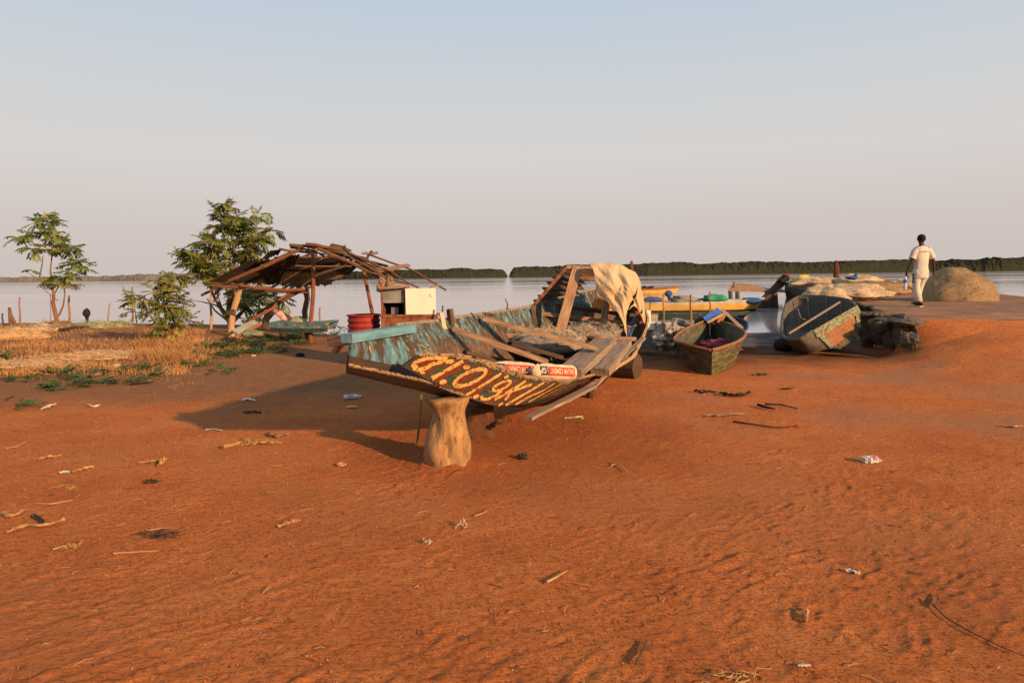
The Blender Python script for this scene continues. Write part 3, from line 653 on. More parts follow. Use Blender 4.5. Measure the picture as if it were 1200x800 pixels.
    def ribbon(mb, pts, wd, off, closed=False):
        pts = [(u+.26*(v-.5), v) for u, v in pts]
        # pts in (u,v); width in v units approx metres/.3
        n = len(pts)
        sm = []
        for i in range(n-1 if not closed else n):
            a = pts[i]; b_ = pts[(i+1)%n]
            for k in range(4): sm.append((a[0]+(b_[0]-a[0])*k/4, a[1]+(b_[1]-a[1])*k/4))
        if not closed: sm.append(pts[-1])
        P3 = [pn(u,v,off) for u,v in sm]; N = len(P3)
        lf, rt = [], []
        for i in range(N):
            t = (P3[(i+1)%N if closed else min(i+1,N-1)]-P3[(i-1)%N if closed else max(i-1,0)]).normalized()
            u,v = sm[i]; nrm = (pn(u,v,.02)-pn(u,v,0)).normalized(); sd = t.cross(nrm).normalized()
            w2 = wd*(.85+.3*mnoise.noise(Vector((i*.7,wd*50,off*99))))/2
            lf.append(P3[i]+sd*w2); rt.append(P3[i]-sd*w2)
        rows = [[a,b_] for a,b_ in zip(lf,rt)]
        if closed: rows.append(rows[0])
        mb.grid(rows)
    def disc(mb, c, ru, rv, off):
        c = (c[0]+.26*(c[1]-.5), c[1])
        n = 12; ps = [pn(c[0]+math.cos(k/n*6.283)*ru, c[1]+math.sin(k/n*6.283)*rv, off) for k in range(n)]
        b0 = len(mb.v); mb.v += ps; mb.face(range(b0,b0+n), [(0,0)]*n)
    # strokes in (u,v): u grows along the hull, v from the chine up; strokes lean with the ribs
    strokes = []
    ell = lambda cu,cv,ru,rv,n=12,ph=0: [(cu+math.cos(k/n*6.283+ph)*ru, cv+math.sin(k/n*6.283+ph)*rv) for k in range(n)]
    strokes.append(([(.20,.68),(.26,.88),(.42,.95),(.66,.93),(.66,.76),(.58,.60),(.62,.42),(.56,.22),(.46,.18),(.40,.32),(.30,.30),(.22,.50)], .034, True))   # heart-like D
    strokes.append(([(1.02,.08),(1.02,.5),(1.03,.95)], .040, False))     # 1
    strokes.append((ell(1.62,.55,.20,.36), .038, True))                  # 0
    strokes.append(([(2.08,.05),(2.08,.5),(2.06,.95)], .030, False))     # slash
    strokes.append((ell(2.50,.62,.14,.20,10), .026, True))               # 9 / 8 upper
    strokes.append(([(2.66,.50),(2.72,.32),(2.66,.14),(2.52,.10),(2.42,.18)], .026, False))
    strokes.append(([(2.90,.93),(2.88,.5),(2.86,.18)], .030, False))     # k
    strokes.append(([(3.22,.86),(2.94,.55),(3.15,.22)], .030, False))
    strokes.append(([(3.42,.05),(3.48,.5),(3.50,.97)], .030, False))
    strokes.append(([(3.78,.05),(3.82,.35),(3.98,.60),(3.92,.95)], .024, False))
    strokes.append(([(4.22,.08),(4.28,.5),(4.30,.95)], .028, False))
    strokes.append(([(4.62,.12),(4.68,.55),(4.66,.95)], .018, False))
    strokes.append(([(5.0,.15),(5.05,.8)], .014, False))
    strokes.append(([(5.35,.2),(5.4,.8)], .012, False))
    dots = [((.80,.84),.10,.10),((.70,.16),.06,.07),((1.26,.80),.08,.08),((1.30,.14),.08,.09),((2.32,.12),.07,.08),((3.2,.08),.05,.07),((2.28,.90),.06,.06)]
    r_ = MB(); y_ = MB()
    for pts, wd, cl in strokes:
        ribbon(r_, [(u+.12,v-.02) for u,v in pts] , wd*1.45, .004, cl)
        ribbon(y_, pts, wd*1.2, .008, cl)
    disc(r_, (.44,.62), .18,.24, .0055)
    for c,a,b_ in dots: disc(r_, (c[0]+.06,c[1]-.03), a*1.2, b_*1.2, .0055); disc(y_, c, a, b_, .009)
    for k in range(11):   # reddish worn streaks towards the right end
        u = 3.2+k*.26; ribbon(r_, [(u,.05+rnd.random()*.1),(u+.05,.5),(u+.05,.75+rnd.random()*.2)], .02, .0035)
    r_.build('red_lettering', 'signred', plank); y_.build('yellow_lettering', 'signyellow', plank)
    # rear part of the near strake
    L2 = [P(680,450,7.5),S[6][3],S[7][3],S[8][3],S[9][3],S[10][3]]
    U2 = [P(705,437.5,7.7),P(738,421,8.35),P(748,405,9.0),P(757,383,10.1),P(757,369,11),Vector((2.12,11.8,1.36))]
    mb = MB(); rows = []
    for i in range(51):
        u = i/10; a = cr(L2,u); b_ = cr(U2,u); rows.append([a.lerp(b_, j/4) for j in range(5)])
    mb.grid(rows); mb.build('side_plank', 'hull_dark', root, solid=.03)
    mb = MB(); mb.tube([cr(U2,i/6)+Vector((.01,-.01,.01)) for i in range(0,31)], .022, seg=6, jit=.3); mb.build('gunwale_rail', 'torn', root)
    # hanging broken gunwale: two split strips
    mb = MB(); mb.box(P(619,490,6.25), P(696,452,7.35), .085, .03, n=6, jag=.02); mb.box(P(696,452,7.35), P(754,396,9.3), .06, .03, n=4); mb.build('broken_rail', 'wood_grey', root)
    mb = MB(); mb.box(P(664,470,6.9), P(700,446,7.5), .05, .025, n=3, jag=.02); mb.box(P(700,446,7.5), P(737,419,8.35), .055, .025, n=4, jag=.02); mb.build('broken_rail', 'torn', root)
    # thwarts
    def beam(a, b_, w_, t_, mat='wood', nm='thwart', n=4, bow=0, up=(0,0,1), parent=root, jag=0):
        q = MB(); q.box(P(*a), P(*b_), w_, t_, n=n, bow=bow, up=up, jag=jag); return q.build(nm, mat, parent)
    beam((531,385,6.85),(642,424,6.85), .085,.045)
    beam((566,373,7.75),(700,408,7.8), .12,.05)
    beam((586,393,8.3),(744,397,9.2), .07,.05)
    beam((624,366,9.45),(744,380,9.9), .10,.05)
    beam((629,356,9.9),(745,370,10.4), .10,.06,'wood_dark')
    beam((545,413,6.9),(640,432,7.3), .09,.04,'wood_dark','floor_board')
    beam((600,402,7.6),(660,419,7.6), .08,.04,'wood_dark','floor_board')
    beam((527,362,7.02),(530,392,7.0), .05,.05,'wood_dark','rib'); beam((480,392,6.1),(484,420,6.0), .05,.04,'wood_dark','rib')
    beam((565,372,8.0),(577,400,7.9), .05,.05,'wood_dark','rib'); beam((623,362,9.2),(630,395,9.1), .06,.05,'wood_dark','rib')
    beam((517,366,6.85),(521,386,6.8), .045,.02,'canvas','peeling_strip')
    # seat planks at the near side: thick slabs
    beam((710,400,8.55),(667,437,7.05), .27,.085,'wood_grey','seat_plank', n=5, jag=.015)
    beam((731,401,8.7),(703,436,7.45), .21,.09,'wood_grey','seat_plank', n=5, jag=.02)
    beam((683,391,8.9),(722,403,8.6), .09,.03,'wood_red','loose_board', jag=.02)
    beam((745,372,10.3),(736,394,9.3), .06,.06,'navy','side_timber')
    # canopy frame
    fr = [((655,394,8.75),(677,312,9.3),.13,.045,'wood'),((622,362,9.35),(664.5,313,9.3),.045,.04,'pole_red'),
          ((734,338,9.15),(751,378,9.6),.045,.04,'pole_red'),((712,344,9.75),(705,397,9.6),.10,.06,'wood_grey'),((740,306,9.6),(745,360,9.8),.03,.03,'pole_red')]
    for a,b_,w_,t_,mt_ in fr: beam(a,b_,w_,t_,mt_,'canopy_post', up=(0,-1,.1))
    beam((664,312.5,9.3),(736,318,9.3), .05,.065,'wood','canopy_beam')
    beam((672,320,9.9),(738,323,9.8), .05,.06,'wood_dark','canopy_beam')
    beam((676,324,10.4),(735,327,10.3), .05,.05,'wood_red','canopy_beam')
    beam((665,313,9.3),(700,322,11.0), .05,.05,'wood_dark','canopy_beam')
    # dark slatted side of the canopy
    mb = MB()
    A0, A1 = P(627,358,9.5), P(660,316,9.5); B0, B1 = P(667,352,11.2), P(690,322,11.0)
    for k, v in enumerate((.05,.22,.40,.56,.72,.88)):
        a = A0.lerp(A1, v); b_ = B0.lerp(B1, v*1.0); mb.box(a+(a-b_)*rnd.uniform(0,.06), b_+(b_-a)*rnd.uniform(-.05,.08), .14 if k not in (1,4) else .10, .015, up=(.75,-.2,.62))
    mb.build('canopy_slats', 'wood_dark', root)
    # net inside
    mb = MB(); mb.blob(P(640,404,8.35), (.50,.36,.14), seg=28, rings=16, amp=.4, ns=2.4, seed=4); mb.blob(P(690,392,9.3), (.42,.35,.16), seg=28, rings=16, amp=.5, ns=2.6, seed=9)
    o = mb.build('net_heap', 'net_grey', None, smooth=True)
    cen = P(640,404,8.35); me = o.data
    for v in me.vertices: v.co = Vector(v.co)-cen
    o.location = cen; tag(o, 'grey tangled fishing net heaped on the floor of the pirogue', 'fishing net')
    fz = MB()
    for i in range(420):
        c = P(690,391,9.2) if i % 2 else P(645,398,8.3); p = c+Vector((rnd.gauss(0,.22),rnd.gauss(0,.18),.03+abs(rnd.gauss(0,.03))))
        q = p+Vector((rnd.gauss(0,.09),rnd.gauss(0,.08),rnd.uniform(.0,.10)))
        fz.tube([p,(p+q)/2+Vector((0,0,.02)),q], .0022, seg=3, closed_ends=False)
    for k in range(len(fz.v)): fz.v[k] = fz.v[k]
    fz.build('loose_mesh', 'net', o)['kind'] = 'stuff'
    # orange plastic in the stern
    mb = MB(); mb.blob(P(707,358,10.7), (.17,.12,.12), amp=.5, ns=2, seed=3); single('plastic_float', mb, 'orange', 'crumpled orange plastic tub lying in the stern of the pirogue', 'tub')
    # tarpaulin over the right end of the canopy
    ctl = [  # columns left->right ; rows top->bottom, survey pixel + depth
        [(690,309.5,9.12),(694,320,9.0),(696,333,8.98),(698,346,8.97),(699,348,8.97)],
        [(700,308.5,9.12),(703,320,9.02),(706,334,8.90),(708,350,8.95),(711,354,8.95)],
        [(711,308.5,9.12),(714,321,8.98),(718,338,8.86),(720,352,8.95),(723,370,8.92)],
        [(722,310,9.12),(725,323,9.0),(727,340,8.95),(729,356,8.9),(732,395,9.0)],
        [(730,312,9.15),(733,325,8.98),(735,338,8.9),(734,352,9.0),(732,372,9.0)],
        [(737,316,9.2),(741,328,9.1),(741,342,9.12),(741,352,9.2),(740,360,9.2)],
        [(742,320,9.8),(747,332,9.3),(748,350,9.35),(749,366,9.4),(750,374,9.4)],
        [(745,322,10.3),(750,336,10.2),(752,352,10.2),(753,368,10.2),(753,380,10.2)]]
    C = [[P(*p) for p in c_] for c_ in ctl]
    def bil(u, v):
        return cr([cr(c_, v) for c_ in C], u)
    mb = MB(); nu, nv = 84, 56; pts = []
    for i in range(nu+1):
        r2 = []
        for j in range(nv+1):
            u, v = i/nu*6.999, j/nv*3.999
            p = bil(u, v); q = p*3.0
            a = .07*abs(mnoise.noise(Vector((u*.42-v*.55, v*.12, 2))))+.05*abs(mnoise.noise(Vector((u*.6+v*.30, v*.15, 8))))+.012*abs(mnoise.noise(Vector((u*1.6-v*1.2, v*.8, 5))))+.004*mnoise.noise(Vector((u*4,v*4,3)))
            p = p+Vector((a*.5,-a*1.6,a*.3)); r2.append(p)
        pts.append(r2)
    b0 = len(mb.v)
    for r2 in pts: mb.v += r2
    def hole(u, v):
        for (hu,hv,ru,rv) in ((2.6,2.1,.05,.55),(5.25,2.2,.13,.8),(4.6,3.5,.30,.45),(6.1,2.9,.12,.5)):
            if ((u-hu+.55*(v-hv))/ru)**2+((v-hv)/rv)**2 < 1+.5*mnoise.noise(Vector((u*5,v*5,1))): return True
        return False
    for i in range(nu):
        for j in range(nv):
            u, v = (i+.5)/nu*7, (j+.5)/nv*4
            if hole(u, v) or v > 3.95+.3*mnoise.noise(Vector((u*4,1,1))): continue
            a = b0+i*(nv+1)+j; mb.face((a,a+1,a+nv+2,a+nv+1), ((u,v),(u,v+.07),(u+.08,v+.07),(u+.08,v)))
    used = sorted({k for f in mb.f for k in f}); mp_ = {k: i for i, k in enumerate(used)}
    mb.v = [mb.v[k] for k in used]; mb.f = [tuple(mp_[k] for k in f) for f in mb.f]
    single('torn_tarpaulin', mb, 'canvas', 'torn tan canvas draped over the right end of the canopy frame', 'tarpaulin', smooth=True, solid=.006)
    # crooked sticks rising from the far gunwale
    mb = MB(); mb.tube([P(593,366,8.7),P(595,357,8.7),P(592,350,8.7)], [.012,.006], seg=5); mb.build('broken_rib', 'pole', root); mb = MB(); mb.tube([P(567,366,8.0),P(580,369,8.2)], [.008,.012], seg=5); mb.build('broken_rib', 'pole', root)
    mb = MB(); mb.tube([P(552,366,7.5),P(558,375,7.6)], [.007,.012], seg=5); mb.build('broken_rib', 'pole', root)
    return interp
pirogue()

# cement bags
def textmesh(txt, size):
    cu = bpy.data.curves.new('t', 'FONT'); cu.body = txt; cu.size = size; cu.align_x = 'CENTER'; cu.align_y = 'CENTER'; cu.offset = size*.02
    ob = bpy.data.objects.new('t', cu); col.objects.link(ob)
    dg = bpy.context.evaluated_depsgraph_get(); me = bpy.data.meshes.new_from_object(ob.evaluated_get(dg))
    bpy.data.objects.remove(ob); return me
def bag(a, b_, hgt, thick, label, txt, seed, txt2='GF'):
    """a,b: left and right ends of the printed front, world points at mid height"""
    a = Vector(a); b_ = Vector(b_); ax = (b_-a); L = ax.length; ax.normalize()
    back = Vector((-ax.y, ax.x, 0)).normalized(); upv = (ax.cross(back)).normalized()
    if upv.z < 0: upv = -upv
    upf = (upv+back*.55).normalized()          # the front leans back
    dn = ax.cross(upf).normalized()
    if dn.y > 0: dn = -dn                      # dn: outward front normal
    base = a.lerp(b_, .5)-upf*hgt*.5
    root = empty('cement_bag', base, label, 'cement bag')
    mb = MB(); n = 26; mrows = []
    for i in range(n+1):
        t = i/n; pinch = 1-.35*abs(2*t-1)**6
        sag = .01*mnoise.noise(Vector((t*5,seed,1)))
        row = []
        for k in range(20):
            an = k/20*6.283; cx = math.cos(an); sy = math.sin(an)
            sq = lambda v: math.copysign(abs(v)**.55, v)
            f = sq(cx)*hgt*.5*pinch; g = sq(sy)*thick*.5
            wr = .007*mnoise.noise(Vector((t*9,an*2,seed)))
            row.append(a+ax*(L*t)+upf*(f+sag)-dn*(g*1.0+thick*.5 if True else 0)*1 + upf*wr)
        mrows.append(row)
    mb.grid(mrows, closed=True)
    for e in (0, n): 
        c0 = e*20; mb.face([c0+k for k in range(20)], [(0,0)]*20)
    mb.build('sack', 'bag', root, smooth=True)
    def pt(s, t, off): return a+ax*(L*s)+upf*(hgt*(t-.5))+dn*off
    def panel(s0, s1, t0, t1, off, mat, nm):
        q = MB(); rows = [[pt(s0+(s1-s0)*i/8, t0+(t1-t0)*j/3, off) for j in range(4)] for i in range(9)]
        q.grid(rows); q.build(nm, mat, root)
    off = .006
    panel(.27,.94,.14,.66,off,'bagred','red_panel'); panel(.03,.245,.14,.68,off,'bagnavy','navy_panel')
    for tx, sc_, s_ in ((txt, (.66*L, .34*hgt), .605), (txt2, (.15*L,.36*hgt), .138)):
        me = textmesh(tx, .1); bb = [v.co.copy() for v in me.vertices]
        x0 = min(v.x for v in bb); x1 = max(v.x for v in bb); y0 = min(v.y for v in bb); y1 = max(v.y for v in bb)
        for v in me.vertices:
            fx = ((v.co.x-x0)/(x1-x0)-.5); fy = ((v.co.y-y0)/(y1-y0)-.5)
            v.co = pt(s_, .40, off+.003)-ax*fx*sc_[0]*.92-upf*fy*sc_[1]-root.location      # the bag lies upside down
        me.materials.clear(); me.materials.append(W['bag']); o = bpy.data.objects.new('lettering', me); col.objects.link(o); o.parent = root
    return root, a, b_, dn, upf
bag(P(580,429,6.58), P(628,432,6.58), .17, .26, 'shaded cement bag lying left of the tied corner, its red print in shadow', 'SALAM CEMENT', 2)
bag(P(630,432,6.56), P(676,434.5,6.72), .17, .26, 'sunlit cement bag with upside down red panel beside the plank seat', 'SALAM CEMENT', 5)
mb = MB(); mb.blob(P(628,436,6.5), (.05,.035,.06), amp=.5, ns=2, seed=2, seg=12); single('bag_corner', mb, 'bag', 'twisted knot of cement bag cloth between the two cement bags', 'cloth knot', smooth=True)

# supports of the boat
def supports():
    c = G(526,549); c.z -= .0; c.y += .16
    top = .50
    prof = [(.215,-.02),(.205,.04),(.198,.10),(.190,.18),(.176,.27),(.157,.35),(.138,.41),(.130,.45),(.142,.49),(.160,.53),(.164,.565)]
    mb = MB(); prof = [(float(np.interp(z,[p[1] for p in prof],[p[0] for p in prof])), z) for z in np.linspace(-.02,.565,40)]; mb.lathe(c, prof, seg=72, jit=.30, lean=(-.03,0), groove=.022)
    single('carved_stump', mb, 'stump', 'waisted pale wooden stump holding up the bow of the pirogue', 'stump', smooth=True)
    c = G(562,510); c.z -= .03
    mb = MB(); mb.lathe(c, [(.21,0),(.20,.08),(.17,.18),(.16,.28),(.16,.36)], seg=24, jit=.45); single('clay_block', mb, 'earth', 'reddish clay block in the shade under the pirogue', 'support block', smooth=True)
    c = G(694,466); mb = MB(); mb.tube([c+Vector((0,0,-.02)), c+Vector((-.02,.02,.12)), c+Vector((.0,.03,.26))], [.075,.06,.085], seg=14, jit=.06); single('prop_log', mb, 'earth', 'short wooden prop under the middle of the pirogue', 'prop')
    c = G(729,442); mb = MB(); mb.tube([c+Vector((-.25,.2,.17)), c+Vector((.22,-.1,.17))], [.19,.20], seg=18, jit=.05); single('round_log', mb, 'wood_dark', 'thick dark round log lying under the stern half of the pirogue', 'log')
    a = G(489,520); mb = MB(); mb.tube([a, a.lerp(P(492,490,5.9),.9), P(494,463,5.75)], [.012,.010,.008], seg=6, jit=.2); single('cane_stick', mb, plain('yellow green cane', (.22,.22,.05), coord='Object'), 'thin yellow green cane standing left of the carved stump', 'stick')
supports()

# ------------------------------------------------------------------ canoes on the bank
def loft_boat(name, label, cat, near, far, keel, mat_out, mat_in, rail, solid=.03, group=None):
    """near/far: gunwale lists from end to end (world), keel list: same length"""
    n = len(near); root = empty(name, keel[n//2], label, cat, group)
    def cr(A, u):
        u = max(0, min(len(A)-1.0001, u)); i = int(u); f = u-i
        a = A[max(i-1,0)]; b = A[i]; c = A[i+1]; d = A[min(i+2,len(A)-1)]
        return .5*((2*b)+(c-a)*f+(2*a-5*b+4*c-d)*f*f+(3*b-a-3*c+d)*f*f*f)
    rows = []; N = (n-1)*10
    for i in range(N+1):
        u = i/10; a, k, b = cr(near,u), cr(keel,u), cr(far,u); row = []
        for j in range(9):
            s = j/8*2-1; e = a if s < 0 else b
            ch = Vector((k.x+(e.x-k.x)*.70, k.y+(e.y-k.y)*.70, k.z+.03))   # chine of the flat bottom
            q = k.lerp(ch, abs(s)/.5) if abs(s) <= .5 else ch.lerp(e, (abs(s)-.5)/.5)
            row.append(q)
        rows.append(row)
    mb = MB(); mb.grid(rows); mb.build('hull', mat_out, root, smooth=False)
    c = [(Vector(r[0])+Vector(r[8]))/2 for r in rows]
    inn = [[q+(Vector((c[i].x,c[i].y,c[i].z+.02))-q).normalized()*.03*(1 if (q-c[i]).length > .08 else .2) for q in r] for i, r in enumerate(rows)]
    mb = MB(); mb.grid(inn); mb.build('lining', mat_in, root)
    for e in (0, 8):
        mb = MB(); mb.tube([Vector(r[e])+Vector((0,0,.012)) for r in rows], .024, seg=6, jit=.12); mb.build('gunwale_rail', rail, root)
    return root
# mossy canoe
nr = [P(*p) for p in ((833,411,10.5),(803,404,10.9),(790,398.5,11.7),(800,388,12.8),(818,380,13.8),(831,374.5,14.6))]
fr = [P(*p) for p in ((834.5,411,10.5),(862,402,10.9),(873.5,393,11.7),(868,386,12.8),(852,379,13.8),(833,374.5,14.6))]
kl = [P(834,443,10.55),P(836,432,11.2),P(836,424,12.0),P(836,415,13.0),P(835,408,13.8),P(832,396,14.5)]
loft_boat('canoe', 'small mossy green canoe with its pointed bow towards the viewer and purple cloth inside', 'canoe', nr, fr, kl, 'canoe', 'canoe_in', 'wood_red')
mb = MB(); mb.blob(P(838,402,12.2)+Vector((0,0,-.06)), (.32,.28,.12), amp=.6, ns=2.5, seed=5, seg=20, rings=12); single('cloth_heap', mb, 'magenta', 'dark purple cloth heaped in the bottom of the mossy canoe', 'cloth', smooth=True)
mb = MB(); mb.box(P(818,369,14.4),P(838,380,14.1),.05,.05); single('short_beam', mb, 'wood_red', 'short reddish timber lying across the far tip of the mossy canoe', 'timber')
# blue canoe behind
nr = [P(*p) for p in ((818,389,14.2),(822,380,15),(832,374,16),(843,368,17.5))]
fr = [P(*p) for p in ((870,393,14.0),(876,384,14.8),(872,376,16),(846,368,17.5))]
kl = [P(848,402,14.1),P(850,396,14.9),P(850,390,16),P(845,378,17.4)]
blue = loft_boat('canoe', 'dark blue canoe lying behind the mossy canoe under leaning boards', 'canoe', nr, fr, kl, 'navy', 'black', 'navy')
def board(a, b_, w_, t_, mat, label, nm='leaning_board', up=(0,-1,.5), cat='board'):
    mb = MB(); mb.box(P(*a), P(*b_), w_, t_, up=up, n=2); return single(nm, mb, mat, label, cat)
board((826,375,14.1),(843,363,14.3),.13,.02,'brightblue','bright blue board on the left slope of the boards over the blue canoe')
board((832,370,14.25),(846,362.5,14.45),.16,.02,'paleblue','pale grey board at the peak of the boards over the blue canoe', up=(0,-.3,1))
board((846,363,14.35),(870,385,14.1),.07,.03,'wood_grey','long grey batten sloping right over the blue canoe')
board((829,378,14.0),(848,368,14.1),.05,.03,'straw','pale yellow batten rising left over the blue canoe')
board((842,379,14.05),(849,368,14.2),.09,.03,'wood_red','short orange brown board propping the battens of the blue canoe')
board((820,392,14.2),(822,372,14.3),.28,.03,'tealboat','dark upright panel left of the blue canoe')
# grey-green square-ended boat, heeled over
def transom_boat():
    A = P(951.5,388,12.6); B = P(1003,358.5,13.3); At = P(971,407.5,12.62); Bt = P(1004,389,13.2)
    root = empty('transom_boat', P(965,412,12.9), 'grey wooden boat heeled on its side with a pale green framed square stern', 'boat')
    rim_n = [A, P(938,397,12.45), P(920,396,12.9), P(916.5,385,13.6), P(917,371,14.8)]
    rim_f = [B, P(995,352,14.3), P(970,348,15.4), P(938,347.5,16.0), P(921,357.5,15.6)]
    bn = [At, P(948,412,12.75), P(931,407,13.1), P(921,398,13.8), P(919,385,14.8)]
    bf = [Bt, P(990,394,13.9), P(972,396,14.4), P(945,390,14.9), P(925,380,15.2)]
    def cr(A, u):
        u = max(0, min(len(A)-1.0001, u)); i = int(u); f = u-i
        a = A[max(i-1,0)]; b = A[i]; c = A[i+1]; d = A[min(i+2,len(A)-1)]
        return .5*((2*b)+(c-a)*f+(2*a-5*b+4*c-d)*f*f+(3*b-a-3*c+d)*f*f*f)
    rows = []
    for i in range(41):
        u = i/10; a,b,c,d = cr(rim_n,u),cr(bn,u),cr(bf,u),cr(rim_f,u)
        rows.append([a,a.lerp(b,.5),b,b.lerp(c,.33),b.lerp(c,.66),c,c.lerp(d,.5),d])
    mb = MB(); mb.grid(rows); mb.build('hull', 'greyboat', root, solid=.035)
    c8 = [sum((Vector(v) for v in q), Vector())/8 for q in rows]
    mb = MB(); mb.grid([[Vector(v).lerp(c8[i],.05) for v in q] for i,q in enumerate(rows)]); mb.build('lining','hull_dark2',root)
    for i in (6,13,20,27,34):
        q = [Vector(v) for v in rows[i]]; cc = sum(q, Vector())/8
        mb = MB(); mb.tube([v.lerp(cc,.07) for v in q], .022, seg=4); mb.build('rib','greyboat',root)
    last = rows[-1]; mb = MB(); mb.grid([[last[0],last[7]],[last[1],last[6]],[last[2],last[5]]]); mb.build('bow_board', 'greyboat', root, solid=.03)
    mb = MB(); mb.tube([Vector(r[0]) for r in rows]+[Vector(r[7]) for r in rows[::-1]], .035, seg=6, jit=.1); mb.build('gunwale_rail', 'greyboat', root)
    # transom board and its frame
    nrm = (B-A).cross(At-A).normalized()
    if nrm.y > 0: nrm = -nrm
    R2 = P(1006,383,13.2); R3 = P(1001,396,13.1); R4 = P(983,409,12.75)
    mb = MB(); poly = [A,At,R4,R3,R2,B]; cen = sum(poly, Vector())/6
    b0 = len(mb.v); mb.v += [p for p in poly]+[cen]
    for k in range(6): mb.face((b0+k,b0+(k+1)%6,b0+6), ((0,0),(1,0),(.5,.5)))
    mb.build('transom', 'wood_red', root, solid=.03)
    for (p,q,w_,mt_) in ((A,B,.16,'green_worn'),(A,At,.12,'green_worn'),(B,R2,.10,'green_worn'),(At,R4,.06,'wood_dark'),(R4,R3,.10,'canoe'),(R3,R2,.09,'canoe')):
        mb = MB(); ins = (cen-(p+q)/2).normalized()*w_*.45; mb.box(p+ins+nrm*.03, q+ins+nrm*.03, w_, .03, up=nrm, n=3); mb.build('transom_frame', mt_, root)
    mb = MB(); mb.tube([P(924,391,12.95),P(984,354,13.9)], .022, seg=7); mb.build('thwart', 'wood_grey', root)
    mb = MB(); mb.tube([P(935,362,13.6),P(938,372,13.8),P(946,376,14)], .012, seg=5); mb.build('rope', 'wood_grey', root)
    c = G(919,411); mb = MB(); mb.blob(c+Vector((0,.05,.12)), (.17,.3,.15), seg=16, amp=.15); single('black_roller', mb, 'black', 'black rounded lump wedged under the left end of the heeled grey boat', 'roller', smooth=True)
    mb = MB(); c = G(949,416); mb.blob(c+Vector((0,0,.07)), (.035,.03,.10), amp=.3, seg=8); single('fender', mb, 'net', 'small pale rag hanging under the heeled grey boat', 'rag')
transom_boat()

# ------------------------------------------------------------------ moored boats
def moored(name, label, stern, bow, width, hb, hm, mats, d, sheer=.35, stripe=None, group='boats moored in the river'):
    """stern,bow: x positions in survey pixels at distance d; hb: bow height, hm: mid height"""
    x0 = P(stern,330,d).x; x1 = P(bow,330,d).x; Ln = x1-x0
    root = empty(name, ((x0+x1)/2, d, WL), label, 'boat', group)
    N = 40
    def sec(t):
        wv = width*.5*(math.sin(math.pi*min(1,max(0,t*.86+.07)))**.6); wv *= (1 if t < .8 else max(.03,1-((t-.8)/.2)**1.5))
        if t < .05: wv *= .6+.4*t/.05
        top = hm+(hb-hm)*max(0,(t-.45)/.55)**2+ (hb-hm)*.5*max(0,(.3-t)/.3)**2
        return wv, top
    def mk(v0, v1, mat, nm, out=0):
        for sgn in (-1, 1):
            mb = MB(); rows = []
            for i in range(N+1):
                t = i/N; wv, top = sec(t); row = []
                for j in range(5):
                    v = v0+(v1-v0)*j/4
                    rake = max(0,(t-.8)/.2)**2*(1-v)*(-.09)*Ln
                    row.append((x0+Ln*t+rake, d+sgn*(wv*(.55+.45*v)+out), WL-.12+(top+.12)*v))
                rows.append(row)
            mb.grid(rows); mb.build(nm, mat, root, solid=.02)
    mk(0,.30,mats[0],'bottom_strake'); mk(.30,.78,mats[1],'side'); mk(.78,1,mats[2],'top_strake')
    mb = MB(); rows = []
    for i in range(N+1):
        t = i/N; wv, top = sec(t); rows.append([(x0+Ln*t, d-wv*.85, WL+.1),(x0+Ln*t, d+wv*.85, WL+.1)])
    mb.grid(rows); mb.build('floor', 'wood_dark', root)
    for t in (.2,.4,.6,.78):
        wv, top = sec(t); mb = MB(); mb.box((x0+Ln*t,d-wv*.95,WL+top*.85),(x0+Ln*t,d+wv*.95,WL+top*.85),.15,.04); mb.build('thwart', 'wood', root)
    return root, x0, Ln
dk = 33.5
moored('moored_boat','long yellow hulled boat with cream upper side moored nearest the landing, loaded with tarps',745,897,1.5,.66,.50,('black','yellow','creamp'),dk)
dy = dk-.2
def cargo(nm, px0, px1, y0, y1, d, mat, label, cat, seed=1, amp=.4):
    a = P(px0,y1,d); b_ = P(px1,y0,d); mb = MB(); mb.blob(((a.x+b_.x)/2, d, (a.z+b_.z)/2), ((b_.x-a.x)/2,.45,(b_.z-a.z)/2), seg=22, rings=12, amp=amp, ns=2.2, seed=seed)
    return single(nm, mb, mat, label, cat, smooth=True)
cargo('net_pile',786,816,346,356,dy,'net_grey','dark grey net bundle piled amidships in the yellow moored boat','fishing net',3)
cargo('tarpaulin',823,853,345.5,354,dy,'greentarp','green tarpaulin bundle in the yellow moored boat','tarpaulin',4,.6)
cargo('tarpaulin',753,776,347.5,354,dy,'bluetarp','blue tarpaulin bundle at the left end of the yellow moored boat','tarpaulin',6,.3)
cargo('tarpaulin',868,893,348.5,356,dy,'bluetarp','blue tarpaulin bundle near the raised prow of the yellow moored boat','tarpaulin',7,.3)
mb = MB(); c = P(784,345,dy); mb.tube([c+Vector((.05,0,-.28)),c+Vector((0,0,0))],[.09,.12],seg=8); mb.blob(c+Vector((-.02,0,.05)),(.2,.18,.16),amp=.15); single('outboard_motor', mb, 'bluetarp','dark blue covered outboard motor standing up behind the net bundle','outboard motor',smooth=True)
moored('moored_boat','slender yellow and brown boat anchored farther out alone on the river',712,797,1.4,.75,.60,('yellow','yellow','wood_red'),60)
for px in (755,763):
    mb = MB(); mb.blob(P(px,337.3,60)+Vector((0,0,-.02)),(.28,.2,.18),amp=.4,seed=px); single('bundle', mb, 'black','small dark bundle in the farther yellow boat, '+('left one' if px==755 else 'right one'),'bundle')
moored('moored_boat','low dark teal canoe floating in front of the yellow moored boat',772,879,1.0,.32,.26,('black','tealboat','tealboat'),28)

